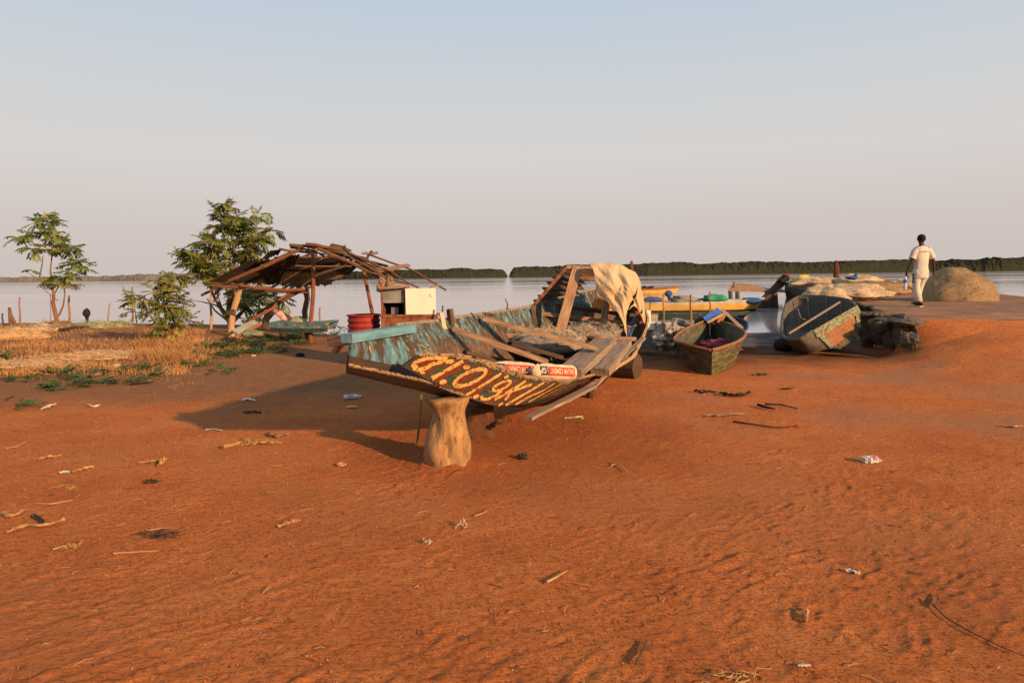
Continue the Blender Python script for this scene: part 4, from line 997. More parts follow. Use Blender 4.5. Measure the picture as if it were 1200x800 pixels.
# stakes
def stake(px, y0, y1, r, label, group='wooden stakes standing at the water edge', mat='stake', lean=0, base=None, wob=.3):
    b_ = G(px+lean, y1) if base is None else P(px+lean, y1, base); b_.z -= .1
    t = P(px, y0, b_.y); k = [b_, b_.lerp(t,.4)+Vector((r*wob,0,0)), b_.lerp(t,.75)-Vector((r*wob,0,0)), t]
    mb = MB(); mb.tube(k, [r*.62,r*.45], seg=6, jit=.15); return single('stake', mb, mat, label, 'stake', group)
stake(777.5,345,374,.055,'stake standing left of the plastic heap behind the canvas covered boat', base=27)
stake(809.5,345,385,.055,'tallest stake between the plastic heap and the mossy canoe', base=19)
stake(832,341.5,366,.045,'dark stake just behind the green tarpaulin and the boards', base=22)
stake(375,360,392,.05,'stake in the shallows right of the hut corner post')
stake(519,358,378,.03,'thin stake right of the white stove panel', base=12, mat='wood_dark')
stake(3,367,384,.05,'dark short stake at the left edge of the picture', mat='wood_dark')
stake(23,348,380,.05,'tall straight stake left of the small tree')
stake(81,346,379,.06,'pale bent stake just right of the small tree trunk')
stake(59,343,377,.035,'thin pale stake close left of the small tree trunk', mat='stake')
stake(129,355,377,.05,'leaning stake right of the black wrapped stick', lean=-4)
stake(155,336,381,.04,'thin stake partly behind the low leafy bush')
stake(247,343,386,.06,'pale stake between the bush and the big tree', mat='pole_light')
stake(238,375,386,.04,'short dark leaning stake left of the big tree', lean=-4, mat='wood_dark')
b_ = G(13,381); mb = MB(); mb.tube([b_,P(11,360,b_.y)],[.07,.05],seg=7,jit=.3); mb.tube([b_+Vector((.15,0,0)),P(12,368,b_.y)],[.05,.04],seg=6,jit=.3); single('forked_post', mb, 'bark', 'gnarled forked post left of the tall straight stake', 'post')
b_ = G(102,379); mb = MB(); mb.tube([b_,P(102,372,b_.y),P(101.5,368,b_.y),P(101.5,364,b_.y),P(102,361,b_.y)],[.04,.05,.13,.11,.02],seg=9,jit=.1); single('wrapped_stick', mb, 'black', 'black cloth wrapped stick standing on the left bank', 'stick')

# ------------------------------------------------------------------ landing, ladder, things on jetty
def landing():
    d = 44; root = empty('landing_stage', P(870,350,d), 'low concrete landing stage on legs left of the jetty', 'landing stage')
    mb = MB(); A = [P(853,341,d),P(856,335,d),P(862,333.5,d),P(880,335.5,d),P(899,340,d),P(920,341,d)]; Bt = [P(853,343,d),P(856,341.5,d),P(862,341,d),P(880,341.5,d),P(899,342,d),P(920,342.5,d)]
    off = Vector((2.2,6,0)); mb.grid([[b_,a,a+off,b_+off] for a,b_ in zip(A,Bt)], closed=True); mb.build('deck', 'wood', root, solid=.03)
    for px,y in ((856,343),(864,343),(902,342)):
        mb = MB(); mb.tube([P(px,y-2,d),P(px,357,d)], .13 if px<900 else .3, seg=8, jit=.15); mb.build('leg', 'concrete', root)
    mb = MB(); mb.tube([P(860.5,336,d),P(860.5,330.5,d)], [.12,.08], seg=7); mb.build('bollard', 'wood', root)
    # dark stepped piles at the jetty corner
    mb = MB()
    d2 = 36
    for (a,b_,r) in (((889,361,d2),(906,345,d2),.35),((899,371,d2),(903,343,d2),.30),((908,371,d2),(906,342,d2),.26),((890,358,d2),(915,332,d2),.25)):
        mb.tube([P(*a),P(*b_)], r*.8, seg=8, jit=.2)
    single('timber_piles', mb, 'wood_dark', 'dark timber piles against the far left corner of the jetty', 'piles')
    root = empty('ladder', P(893,352,34), 'dark wooden ladder leaning up to the far corner of the jetty', 'ladder')
    for (a,b_) in (((896,349,34),(915,325,34)),((892,354,34),(920,329,34))):
        mb = MB(); mb.tube([P(*a),P(*b_)], .06 if a[0]==896 else .13, seg=6); mb.build('rail', 'wood_dark', root)
    for k in (.2,.4,.6,.8):
        mb = MB(); mb.tube([P(896,349,34).lerp(P(915,325,34),k),P(892,354,34).lerp(P(920,329,34),k)], .04, seg=5); mb.build('rung', 'wood_dark', root)
    mb = MB(); mb.tube([P(914,331,34),P(922,326,34),P(925,325,34)], [.28,.2,.05], seg=8, jit=.3); mb.blob(P(920,324.5,34),(.2,.15,.1),amp=.4); single('motor_head', mb, 'black', 'black lump with raised handle at the top of the ladder', 'bundle')
    mb = MB(); mb.tube([P(918,325,34),P(924,322.5,34)], .09, seg=6); single('red_flag', mb, 'redpl', 'small dull red rag at the top of the ladder', 'rag')
    # bollard, jerrycan
    mb = MB(); c = P(980,325,40); mb.tube([c,P(980,313,40),P(980,309,40),P(979.7,307,40),P(980,305,40)], [.18,.15,.09,.11,.03], seg=8, jit=.1); single('person_shaped_post', mb, plain('rusted red iron', (.09,.03,.022), coord='Object'), 'dark rusty red mooring post standing upright on the jetty', 'mooring post')
    mb = MB(); mb.blob(P(941.5,325,44)+Vector((0,0,0)),(.42,.25,.17),amp=.15); single('jerrycan', mb, 'yel', 'yellow jerrycan lying near the far end of the jetty', 'jerrycan', smooth=True)
    mb = MB(); mb.blob(P(998.5,325.5,27),(.22,.2,.08),amp=.3,seed=2); mb.blob(P(1003,322.7,27),(.07,.07,.07)); single('cloth_bundle', mb, 'bluetarp', 'dark blue bundle lying on top of the pale net heaps on the jetty', 'bundle', smooth=True)
landing()
def netheap(px, py, d, rx, ry, rz, mat, label, seed, fuzz=0, amp=.35, ns=1.8):
    c = P(px,py,d); mb = MB(); mb.blob(c+Vector((0,ry*.5,0)), (rx,ry,rz), seg=44, rings=26, amp=amp, ns=ns, seed=seed)
    o = single('net_heap', mb, mat, label, 'fishing net', smooth=True)
    if fuzz:
        f = MB(); rs = random.Random(seed)
        for i in range(fuzz):
            th = rs.uniform(0,6.283); ph = rs.uniform(.1,1.5); q = c+Vector((math.cos(th)*math.sin(ph)*rx, ry*.5-abs(math.sin(th))*math.sin(ph)*ry*(1 if rs.random()<.8 else -1), math.cos(ph)*rz))*1.0
            dl = Vector((rs.gauss(0,rx*.16),rs.gauss(0,rx*.12),rs.gauss(0,rz*.10)))
            f.tube([q, q+dl*.5+Vector((0,-.01,.015)), q+dl], .0014*max(1,d/14), seg=3, closed_ends=False)
        f.build('loose_mesh', mat, o)['kind'] = 'stuff'
    return o
netheap(1132,352,19.5,1.03,1.0,.86,'net_tan','large brown dome of fishing net on the right of the jetty',3,700,.16,1.3)
netheap(1000,344,20.5,1.15,.8,.27,'net','low pale net heap lying flat across the left edge of the jetty',5,500)
netheap(972,350,17.5,.55,.4,.30,'net','hazy pale net spilling over the jetty edge behind the grey boat',8,500)
netheap(1030,340,24.5,1.2,.8,.30,'net_tan','brown and pale net heap in the middle of the jetty group',11,400)
netheap(1078,338,26,1.1,.8,.42,'net','pale net heap directly behind the walking man',13,400)
netheap(962,332,33,1.4,.8,.30,'net','farthest mixed net heap near the yellow jerrycan',15,300)
netheap(1010,331,30,1.0,.8,.34,'net','net heap under the dark blue bundle',17,300)
# nets on left bank
def Gp(px,py,dz=0):
    g = G(px,py); g.z += dz; return g
def bankheap(px,py,rx,rz,mat,label,seed,ry=None,fuzz=250):
    g = G(px,py); mb = MB(); mb.blob(g+Vector((0,(ry or rx*.5)*.6,0)), (rx,ry or rx*.5,rz), seg=40, rings=22, amp=.35, ns=2, seed=seed)
    o = single('net_heap', mb, mat, label, 'fishing net', smooth=True)
    f = MB(); rs = random.Random(seed)
    for i in range(fuzz):
        q = g+Vector((rs.uniform(-1,1)*rx, rs.uniform(-.5,.6)*(ry or rx*.5), rs.uniform(0,rz))); dl = Vector((rs.gauss(0,.12),rs.gauss(0,.1),rs.gauss(0.02,.05)))
        f.tube([q,q+dl], .004, seg=3, closed_ends=False)
    f.build('loose_mesh', mat, o)['kind'] = 'stuff'
bankheap(12,397,.75,.26,'net_gold','pale net heap at the left edge above the dry grass',21)
bankheap(45,389,.42,.20,'net','small pale net heap left of the small tree',22)
bankheap(112,384,.52,.20,'net_green','grey green net heap right of the small tree',23)
bankheap(137,383,.42,.17,'net_green','lower grey green net heap beside the leaning stake',24)
bankheap(25,432,.95,.11,'net_gold','flat hazy net spread on the dry grass at the left edge',25,.9,500)
bankheap(105,421,.95,.10,'net_gold','flat pale net spread across the dry grass in front of the bushes',26,.7,500)
bankheap(20,392,.55,.22,'net_tan','tawny net mound behind the pale net heap at the left edge',27)
bankheap(65,385,.45,.22,'net_tan','tawny net mound around the foot of the small tree',28)

# ------------------------------------------------------------------ hut
def hut():
    root = empty('ruined_shelter', G(345,399), 'collapsing pole shelter with rusted roof sheets under the big tree', 'shelter')
    def pole(pts, r, nm='rafter', mat='pole', seg=7, jit=.08):
        pts = [P(*p) for p in pts]; mb = MB(); r = [q*.68 for q in r] if isinstance(r, list) else r*.66
        if len(pts) == 2:
            a,b_ = pts; m_ = a.lerp(b_,.5)+Vector((0,0,rnd.uniform(-.03,.03))); pts = [a,a.lerp(m_,.5)+Vector((0,0,rnd.uniform(-.02,.02))),m_,b_]
        mb.tube(pts, r, seg=seg, jit=jit); return mb.build(nm, mat, root)
    # posts
    g = G(272,394); d = g.y
    pole([(271,396,d),(271,382,d),(273,365,d),(278,350,d),(281,339,d),(284,334,d)], [.14,.12,.11,.11,.10,.06], 'post', 'pole_light', 9)
    pole([(278,348,d),(275,338,d),(273,334,d)], [.08,.06,.05], 'post_fork', 'pole_light')
    d = G(363,402).y
    pole([(362,403,d+.2),(359,385,d+.2),(357,365,d+.2),(360,350,d+.2),(358,338,d+.2)], [.11,.09,.10,.10,.12], 'post', 'wood_dark', 8)
    pole([(364,403,d-.1),(364,380,d-.1),(367,345,d-.1),(367,300,d-.1),(366,292,d-.1)], [.085,.08,.07,.065,.07], 'post', 'pole_red', 9)
    pole([(437,370,17),(432,345,17),(427,322,17),(424,302,17)], [.07,.065,.06,.06], 'post', 'pole_red', 8)
    pole([(311,384,19),(312,374,19),(318,364,19)], [.16,.14,.2], 'post', 'wood_dark')
    D = 16
    # front tie beams
    pole([(238,331.5,16.6),(258,333,16.5),(282,334,16.3)], .055, 'tie_beam'); pole([(250,335,16.4),(282,337,16.3),(315,337,16.3)], .05, 'tie_beam', 'pole_red')
    pole([(283,335,16.2),(305,338,16.2),(335,340,16.2),(358,339,16.3)], .06, 'tie_beam', 'pole_red'); pole([(285,340,16.5),(320,342,16.5),(362,343,16.5)], .035, 'tie_beam')
    # left slope rafters
    pole([(269,329,16.2),(310,312,16),(352,292,16)], .06, 'rafter', 'pole_red')
    pole([(236,346,17),(252,338,17),(290,318,17),(345,294,17)], .05); pole([(262,345,18),(330,312,18),(372,294,18)], .05)
    pole([(300,348,18),(350,318,18),(392,296,18)], .05); pole([(303,366,18),(340,345,18),(372,322,18),(406,311,18)], .05, 'rafter', 'wood_dark')
    pole([(320,345,19),(380,310,19),(405,298,19)], .05); pole([(330,343,19),(372,322,18.6),(398,309,18.6)], .04)
    pole([(286,381,16.5),(303,370,16.6),(320,361,16.8),(326,352,17),(345,340,17.5)], [.06,.055,.055,.05,.04], 'fallen_brace', 'pole_red')
    pole([(316,362,17),(345,345,17.2),(376,330,17.4),(406,323,17.6)], .05, 'fallen_brace', 'pole'); pole([(335,350,17.3),(345,343,17.3),(360,338,17.3)], .03, 'fallen_brace', 'pole_red')
    # purlins under the sheets
    for (a,b_) in (((290,320,17),(405,323,19.5)),((305,311,16.6),(412,312,19)),((322,302,16.4),(420,303,18.8)),((275,327,17),(350,331,18.5))): pole([a,b_], .035, 'purlin')
    # ridge bundle running down to the right
    for (a,b_,r) in (((339,287,15.8),(372,290,16),.055),((340,290,15.9),(371,295,16.1),.04),((327,291.5,16.3),(372,297,16.5),.045),((358,286,15.8),(402,293,16),.06),((366,288,15.9),(432,304,16.2),.065),
                   ((372,291,15.7),(440,318,16.1),.06),((378,294,15.6),(445,325,16),.055),((395,293,16.1),(452,318,16.3),.05),((384,300,16),(430,316,16),.04),((402,297,16.3),(455,312,16.4),.05),((425,309,15.9),(458,330,15.8),.05),
                   ((395,290,16),(470,326,16.2),.035),((430,318,15.7),(480,333,15.6),.035)): pole([a,b_], r)
    for (a,b_,r,mt) in (((432,298,16.2),(480,315,16.2),.035,'pole'),((480,315,16.2),(523,340,16.2),.035,'pole'),((426,302,15.8),(460,319,15.8),.03,'pole'),((460,319,15.8),(492,338,15.8),.03,'pole'),
                   ((409,301,16.1),(461,326,16.1),.04,'pole'),((424,297,16),(443,296,16),.045,'wood'),((430,300,16),(436,294,16),.05,'wood_dark')): pole([a,b_], r, 'rafter', mt)
    mb = MB(); mb.box(P(439,318,15.9), P(480,310.5,15.9), .16,.04, up=(0,-.6,.8), taper=.5, n=3, jag=.03); mb.build('loose_board','wood',root)
    # debris on the ridge
    mb = MB(); mb.box(P(386,290,16),P(404,294,16),.22,.06,up=(.2,-.8,.5),jag=.05); mb.box(P(404,291,16),P(411,294,16),.1,.05,jag=.02); mb.tube([P(404,293,16),P(404.5,287,16)],[.04,.015],seg=5); mb.build('ridge_debris','wood_dark',root)
    for k in range(16):
        x = rnd.uniform(345,440); mb = MB(); y = np.interp(x,[345,370,440],[289,291,306])
        mb.tube([P(x,y+rnd.uniform(-2,5),16.2),P(x+rnd.uniform(6,20),y+rnd.uniform(2,11),16.4)], rnd.uniform(.012,.03), seg=5, jit=.2); mb.build('twig','pole',root)
    # roof sheets: corrugated, irregular lower edges
    def sheet(c4, seed, nx=26):
        a,b_,c,d_ = [P(*p) for p in c4]; mb = MB(); rows = []       # a eave-left, b ridge-left, c ridge-right, d eave-right
        for i in range(nx*3+1):
            s = i/(nx*3); lo = a.lerp(d_,s); hi = b_.lerp(c,s); jl = .10*mnoise.noise(Vector((s*9,seed,1)))+.05*mnoise.noise(Vector((s*40,seed,1)))
            jh = .08*mnoise.noise(Vector((s*7,seed,9)))
            row = []
            for j in range(7):
                v = jl+(1+jh-jl)*j/6; p = lo.lerp(hi,v); p.z += .016*math.sin(s*nx*6.283)+.03*mnoise.noise(Vector((s*3,v*3,seed))); row.append(p)
            rows.append(row)
        mb.grid(rows); mb.build('roof_sheet','sheet',root,solid=.004)
    sheet(((243,331,16.8),(296,304,16.6),(318,303,17.0),(282,332,17.2)),1,10)
    sheet(((276,330,16.9),(312,306,16.8),(345,300,17.4),(320,334,17.9)),2,12)
    sheet(((312,332,17.7),(338,302,17.2),(372,299,17.9),(352,336,18.6)),3,12)
    sheet(((346,336,18.5),(366,300,17.8),(400,302,18.6),(388,334,19.4)),4,12)
    sheet(((383,332,19.3),(396,303,18.5),(424,308,19.0),(405,325,19.8)),5,10)
    sheet(((304,305,16.4),(318,294,16.2),(330,292,16.3),(326,299,16.6)),6,6)
    sheet(((318,312,16.8),(330,300,16.5),(352,298,16.7),(345,312,17.2)),7,6)
    # things stored under it
    mb = MB(); mb.box(P(276,390,15.6),P(302,378,16.2),.24,.03,up=(.2,-.6,.7)); single('painted_board', mb, 'paleblue2', 'pale blue board with brown edge leaning at the foot of the light post', 'board')
    mb = MB(); mb.box(P(276,396,15.4),P(306,379,16.0),.08,.05,up=(.2,-.6,.7)); single('edge_batten', mb, 'wood_red', 'brown batten leaning along the front of the pale blue board', 'batten')
    mb = MB(); mb.grid([[P(318,362,17.5),P(334,378,17.2)],[P(330,365,17.6),P(342,378,17.4)],[P(345,373,17.8),P(350,378,17.6)]]); single('painted_plank', mb, 'whitepink', 'red and cream painted plank slanting down under the shelter', 'plank', solid=.04)
    mb = MB(); mb.blob(P(352,377,17),(.30,.25,.13),amp=.25,seed=4); single('sack', mb, 'net_green', 'yellow green sack beside the dark hut post', 'sack', smooth=True)
    mb = MB(); rows = []
    for i in range(13):
        t = i/12; x = 318+66*t; b0 = P(x,388+1*math.sin(t*3),16.4); tp = P(x+(2*t-1)*2,379.5-1.5*(2*t-1)**2,16.2); rows.append([b0,b0.lerp(tp,.5)+Vector((0,-.05,0)),tp,tp+Vector((0,.9,0)),b0+Vector((0,.7,0))])
    mb.grid(rows); single('old_dinghy', mb, 'bluyel', 'old blue dinghy with flaking yellow paint under the shelter', 'dinghy', solid=.03)
    mb = MB(); mb.blob(P(297,391,15.6),(.26,.2,.09),amp=.3,seed=4); single('plank_end', mb, 'green_worn', 'pale green painted hull fragment in the weeds', 'hull fragment')
    g = G(302,409); mb = MB(); mb.blob(g+Vector((0,0,.08)),(.16,.12,.11),amp=.4,seed=7); single('black_bag', mb, 'black', 'black plastic bag lying in the green weeds', 'bag')
hut()

# drum, stove cabinet
def drum():
    d = 12.6; c = P(427,391,d); R_ = .225*.0+.30
    root = empty('oil_drum', Vector((c.x,c.y,gz(c.x,c.y))), 'red ribbed oil drum standing behind the bow of the pirogue', 'drum')
    z1 = P(427,369,d).z; z0 = gz(c.x,c.y)-.05
    prof = [(R_*.97,z0)]
    n = 110
    for i in range(n+1):
        t = i/n; z = z0+(z1-z0)*t; k = (z1-z)/.098; prof.append((R_*(.965+.035*math.cos(k*6.283)), z))
    prof += [(R_*.95,z1),(R_*.95,z1-.03)]
    mb = MB(); mb.lathe((c.x,c.y,0), prof, seg=40); mb.build('shell','drum',root,smooth=True)
    mb = MB(); rg = [Vector((c.x+math.cos(a/20*6.283)*R_*1.0,c.y+math.sin(a/20*6.283)*R_*1.0,z1)) for a in range(21)]; mb.tube(rg,.014,seg=6); mb.build('rim','drum',root)
drum()
def cabinet():
    d = 12.2; x0 = P(446,360,d).x; x1 = P(511,360,d).x; xm = P(475,360,d).x
    zt = P(475,338,d).z; zm = P(475,371,d).z; zb = gz(x0,d)
    root = empty('rusty_cabinet', Vector(((x0+x1)/2,d,zb)), 'rusty cabinet with grey glass left and white enamel door right, seen over the pirogue', 'cabinet')
    def bx(a,b_,nm,mat):
        mb = MB(); x,y,z = a; X_,Y_,Z_ = b_; mb.box(((x+X_)/2,y,(z+Z_)/2),((x+X_)/2,Y_,(z+Z_)/2),abs(X_-x),abs(Z_-z)); return mb.build(nm,mat,root)
    dp = .5
    bx((x0,d,zb),(x1-.02,d+dp,zm-.01),'lower_chest','rust')
    bx((x0-.02,d-.02,zm-.005),(x1,d+dp,zm+.035),'ledge','rust')
    bx((x0,d+.03,zm+.036),(x0+.03,d+dp,zt),'frame_post','rust'); bx((xm-.03,d+.03,zm+.036),(xm+.01,d+dp,zt),'frame_post','rust')
    bx((x0+.031,d+dp-.03,zm+.036),(xm-.031,d+dp,zt-.04),'back_panel','black')
    bx((x0,d,zt+.002),(xm+.01,d+dp,zt+.035),'top_plate','rust')
    h = zt-zm
    bx((x0+.032,d+.06,zm+.036+h*.42),(xm-.032,d+.09,zt-.002),'glass_panel','greypanel')
    bx((x0+.15,d+.2,zm+.037),(x0+.28,d+.3,zm+h*.32),'inner_box','greypanel')
    bx((xm+.012,d-.03,zm+.04),(x1,d-.005,zt+.0),'white_door','enamel')
    mb = MB(); mb.box(P(444,338,d),P(478,335,d),.08,.05,n=3,jag=.02); mb.box(P(455,334,d+.1),P(472,338,d+.1),.05,.04); mb.box(P(503,337,d+.1),P(514,334,d+.1),.05,.03); mb.build('loose_wood','wood',root)
    mb = MB()
    for k in range(9): mb.blob(P(445+rnd.random()*14,328+rnd.random()*9,d+.2),(.06,.05,.10),amp=.7,seed=k,seg=9,rings=6)
    single('rag_bundle', mb, 'rag', 'brown rags hanging from the poles above the rusty cabinet', 'rags')
cabinet()
# discarded cream box behind the stern
def freezer():
    d = 13.4; root = empty('discarded_freezer', G(760,411), 'cream topped grey box on wooden legs behind the stern of the pirogue', 'box')
    def q(a,b_,dep,nm,mat,t=.03):
        A = P(a[0],b_[1],d); B = P(b_[0],a[1],d); mb = MB(); mb.box(((A.x+B.x)/2,d+dep[0],(A.z+B.z)/2),((A.x+B.x)/2,d+dep[1],(A.z+B.z)/2),B.x-A.x,B.z-A.z); mb.build(nm,mat,root)
    q((749.5,387),(767.5,409),(0,.35),'grey_front','greypanel'); q((747.5,378),(770,386.4),(-.04,.4),'cream_top','enamel'); q((751,364),(764,377.6),(.1,.35),'cream_box','enamel')
    q((767.8,386.8),(771,411),(-.03,.02),'wooden_leg','wood'); q((754,354),(755.5,363.6),(.15,.18),'stand_leg','wood'); q((763,354),(764.5,363.6),(.15,.18),'stand_leg','wood'); q((752,351.5),(766.5,353.6),(.1,.35),'stand_top','wood_dark')
    mb = MB(); mb.blob(P(750,400,d)-Vector((.05,0,0)),(.06,.1,.22),amp=.3); mb.build('dark_flap','bluetarp',root)
freezer()
mb = MB(); c = P(785,398,12.9)
mb.blob(P(783,394,13.2),(.28,.3,.27),amp=.5,ns=1.9,seed=3,seg=44,rings=28)
single('plastic_heap', mb, 'plastic', 'heap of cloudy plastic sheeting between the grey box and the mossy canoe', 'plastic heap', smooth=False)
mb = MB(); mb.blob(P(797,383,15.2),(.38,.3,.18),amp=.5,ns=1.9,seed=6,seg=44,rings=28)
single('net_heap', mb, 'net_grey', 'grey net and plastic bundle just behind the cloudy plastic heap', 'fishing net', smooth=False)
mb = MB()
for k in range(12):
    a = G(772+rnd.random()*24,408+rnd.random()*5); mb.box(a+Vector((0,0,.02)),a+Vector((rnd.uniform(-.25,.25),rnd.uniform(-.2,.2),rnd.uniform(.1,.35))),.04,.02)
single('stick_pile', mb, 'pole_red', 'pile of orange brown sticks in front of the plastic heap', 'stick pile')
mb = MB()
for k in range(5): mb.box(P(782+k*3,404-rnd.random()*8,12.6),P(790+k*3,400,12.8),.05,.02)
single('scrap_wood', mb, 'wood', 'loose scrap wood leaning on the plastic heap', 'scrap wood')

# ------------------------------------------------------------------ trees
def leaf_frond(mb, o, d, L, n, lw, ll, droop, rs):
    """pinnate frond: rachis with paired leaflets, each a folded pair of faces"""
    p = o.copy(); d = d.normalized(); side = d.cross(Vector((0,0,1)))
    if side.length < .1: side = Vector((1,0,0))
    side.normalize(); pts = [p.copy()]
    for i in range(n):
        d = (d+Vector((0,0,-droop/n))).normalized(); p = p+d*L/n; pts.append(p.copy())
        upn = side.cross(d).normalized()
        for s in (-1,1):
            ld = (side*s*.85+d*.55+upn*rs.uniform(-.25,.15)).normalized(); w_ = ld.cross(upn).normalized()*lw*rs.uniform(.8,1.15)
            l2 = ll*rs.uniform(.8,1.15)*(1-.3*abs(i/n-.45)); a = p; m_ = p+ld*l2*.5; e = p+ld*l2-Vector((0,0,l2*.25)); 
            b0 = len(mb.v); mb.v += [a, m_+w_*.5, e, m_-w_*.5]; mb.face((b0,b0+1,b0+2,b0+3), ((0,0),(1,0),(1,1),(0,1)))
    a = p; e = p+d*ll; w_ = side*lw*.5; b0 = len(mb.v); mb.v += [a,(a+e)/2+w_,e,(a+e)/2-w_]; mb.face((b0,b0+1,b0+2,b0+3), ((0,0),(1,0),(1,1),(0,1)))
    return pts
def tree(name, label, base, sc, trunks, tips, leafm, barkm, fr, seed, yellow=0):
    """trunks: polylines in metres relative to base (x, y, z, r); tips: (x,y,z, spread, n_fronds)"""
    rs = random.Random(seed); root = empty(name, base, label, 'tree' if 'tree' in name else 'bush')
    for i, t in enumerate(trunks):
        mb = MB(); mb.tube([base+Vector(p[:3])*sc for p in t], [p[3]*.72 for p in t], seg=8, jit=.10); mb.build('trunk' if i == 0 else 'branch', barkm, root)
    lf = MB(); yf = MB(); tw = MB()
    for (x,y,z,spr,n) in tips:
        c = base+Vector((x,y,z))*sc
        for k in range(int(n*1.45)):
            dr = Vector((rs.gauss(0,1),rs.gauss(0,1),rs.gauss(.35,.6))).normalized()
            o = c+dr*spr*sc*rs.uniform(0,.55)
            tgt = yf if rs.random() < yellow else lf
            pts = leaf_frond(tgt, o, dr, fr[0]*rs.uniform(.7,1.2), fr[1], fr[2], fr[3], rs.uniform(.3,1.1), rs)
            tw.tube([c.lerp(o,.2)]+[pts[0],pts[-1]], [.008,.003], seg=3, closed_ends=False)
    lf.build('crown', leafm, root)
    if yf.v: yf.build('yellow_leaves', 'leafY', root)
    tw.build('twigs', barkm, root)['kind'] = 'stuff'
# small tree at left: base px (68,381)
b1 = G(68,382); k1 = b1.y/800
def T(px,py,r=0,y=0): return ((px-68)*k1, y, (382-py)*k1, r)
tree('small_tree', 'small tree with drooping feathery leaves and two pale stems on the left bank', b1, 1,
     [[T(68,382,.10),T(66,368,.085),T(64,355,.08),T(66,345,.06),T(65,338,.05)],
      [T(65,338,.045),T(64,318,.035),T(67,302,.025),T(68,290,.02)],[T(65,340,.04),T(50,328,.03),T(55,310,.025),T(57,300,.02)],[T(50,328,.02),T(43,323,.015),T(37,318,.01)],
      [T(70,370,.05),T(76,358,.04),T(79,345,.03),T(78,335,.02)],[T(66,345,.03),T(80,325,.02),T(90,312,.015)],[T(70,352,.02),T(60,344,.015),T(52,336,.01)]],
     [(*T(54,262)[:3],.28,8),(*T(63,255)[:3],.25,7),(*T(70,262)[:3],.26,8),(*T(58,275)[:3],.35,9),(*T(72,278)[:3],.4,10),(*T(40,278)[:3],.3,8),(*T(30,280)[:3],.22,5),(*T(47,292)[:3],.35,8),
      (*T(62,293)[:3],.4,10),(*T(78,290)[:3],.4,11),(*T(88,295)[:3],.35,9),(*T(94,292)[:3],.25,5),(*T(92,310)[:3],.4,11),(*T(102,316)[:3],.28,7),(*T(84,320)[:3],.4,9),(*T(68,330)[:3],.4,8),(*T(56,334)[:3],.3,5),(*T(80,335)[:3],.3,6),(*T(42,317)[:3],.08,2)],
     'leafA','bark_red',(.30,6,.060,.17),11,yellow=.10)
b2 = G(197,402); k2 = b2.y/800
def T(px,py,r=0,y=0): return ((px-197)*k2, y, (402-py)*k2, r)
tree('leafy_bush', 'leafy bush with yellow tips growing from dry grass right of the small tree', b2, 1,
     [[T(197,402,.05),T(196,385,.04),T(196,365,.03),T(195,345,.02)],[T(195,400,.04),T(186,382,.03),T(175,365,.02),T(165,350,.015)],[T(199,400,.04),T(206,380,.03),T(212,362,.02)],[T(197,395,.03),T(190,375,.02),T(184,355,.015)],
      [T(165,400,.025),T(162,380,.02),T(160,358,.012)]],
     [(*T(196,326)[:3],.15,4),(*T(203,331)[:3],.2,5),(*T(196,332)[:3],.2,6),(*T(206,340)[:3],.25,6),(*T(186,343)[:3],.3,9),(*T(200,345)[:3],.35,12),(*T(210,352)[:3],.3,9),(*T(190,358)[:3],.4,14),(*T(204,362)[:3],.4,14),(*T(216,360)[:3],.25,6),(*T(172,350)[:3],.28,7),(*T(162,345)[:3],.25,6),(*T(156,355)[:3],.22,4),
      (*T(178,366)[:3],.3,8),(*T(195,374)[:3],.4,12),(*T(210,375)[:3],.3,7),(*T(184,384)[:3],.3,6),(*T(202,388)[:3],.3,7),(*T(224,376)[:3],.25,5),(*T(150,366)[:3],.15,2),(*T(147,362)[:3],.1,1)],
     'leafD','bark_red',(.22,5,.048,.12),12,yellow=.10)
b3 = G(270,390); b3 = P(275,390,b3.y+1.2); b3.z = gz(b3.x,b3.y); k3 = b3.y/800; gy = 390-6
def T(px,py,r=0,y=0): return ((px-270)*k3, y, (388-py)*k3, r)
tips = []
rs = random.Random(5)
out = [(262,243,.25,7),(258,256,.35,12),(270,258,.35,12),(250,268,.4,14),(265,272,.45,18),(280,268,.4,14),(292,262,.3,9),(302,258,.25,6),(308,272,.35,10),(296,280,.45,16),(280,286,.5,20),(262,290,.5,20),(246,290,.45,16),(236,300,.4,12),
       (222,306,.35,9),(212,308,.25,5),(228,296,.25,6),(310,286,.35,9),(300,298,.45,13),(282,304,.5,18),(264,308,.5,20),(246,312,.5,18),(230,318,.4,12),(218,326,.3,7),(238,328,.4,12),(256,326,.5,18),(274,326,.5,18),(292,322,.45,14),
       (290,345,.5,18),(306,350,.45,14),(318,356,.4,10),(300,365,.4,12),(285,360,.45,14),(270,350,.4,10),(290,375,.35,8),(258,340,.3,7),(268,375,.2,3)]
for (px,py,s_,n_) in out: 
    q = T(px,py,0,rs.uniform(-.7,.7)); tips.append((q[0],q[1],q[2],s_*1.05,int(n_*1.15)))
tree('big_tree', 'large bushy green tree standing behind the ruined shelter', b3, 1,
     [[T(268,390,.16),T(264,372,.13),T(266,355,.10),T(270,330,.08),T(275,300,.06),T(270,262,.03)],[T(268,385,.10),T(258,368,.08),T(248,350,.05),T(240,325,.03)],[T(266,360,.07),T(280,335,.05),T(290,305,.035),T(288,275,.02)],
      [T(268,380,.09),T(280,368,.07),T(295,355,.05),T(312,345,.03)],[T(262,370,.05),T(250,360,.03),T(235,356,.02),T(222,354,.01)],[T(262,378,.04),T(248,366,.03),T(240,352,.02)],[T(266,376,.04),T(256,362,.03),T(252,345,.02)],[T(290,305,.03),T(289,285,.02),T(292,265,.012)]],
     tips,'leafD','bark',(.30,6,.058,.15),13,yellow=.03)

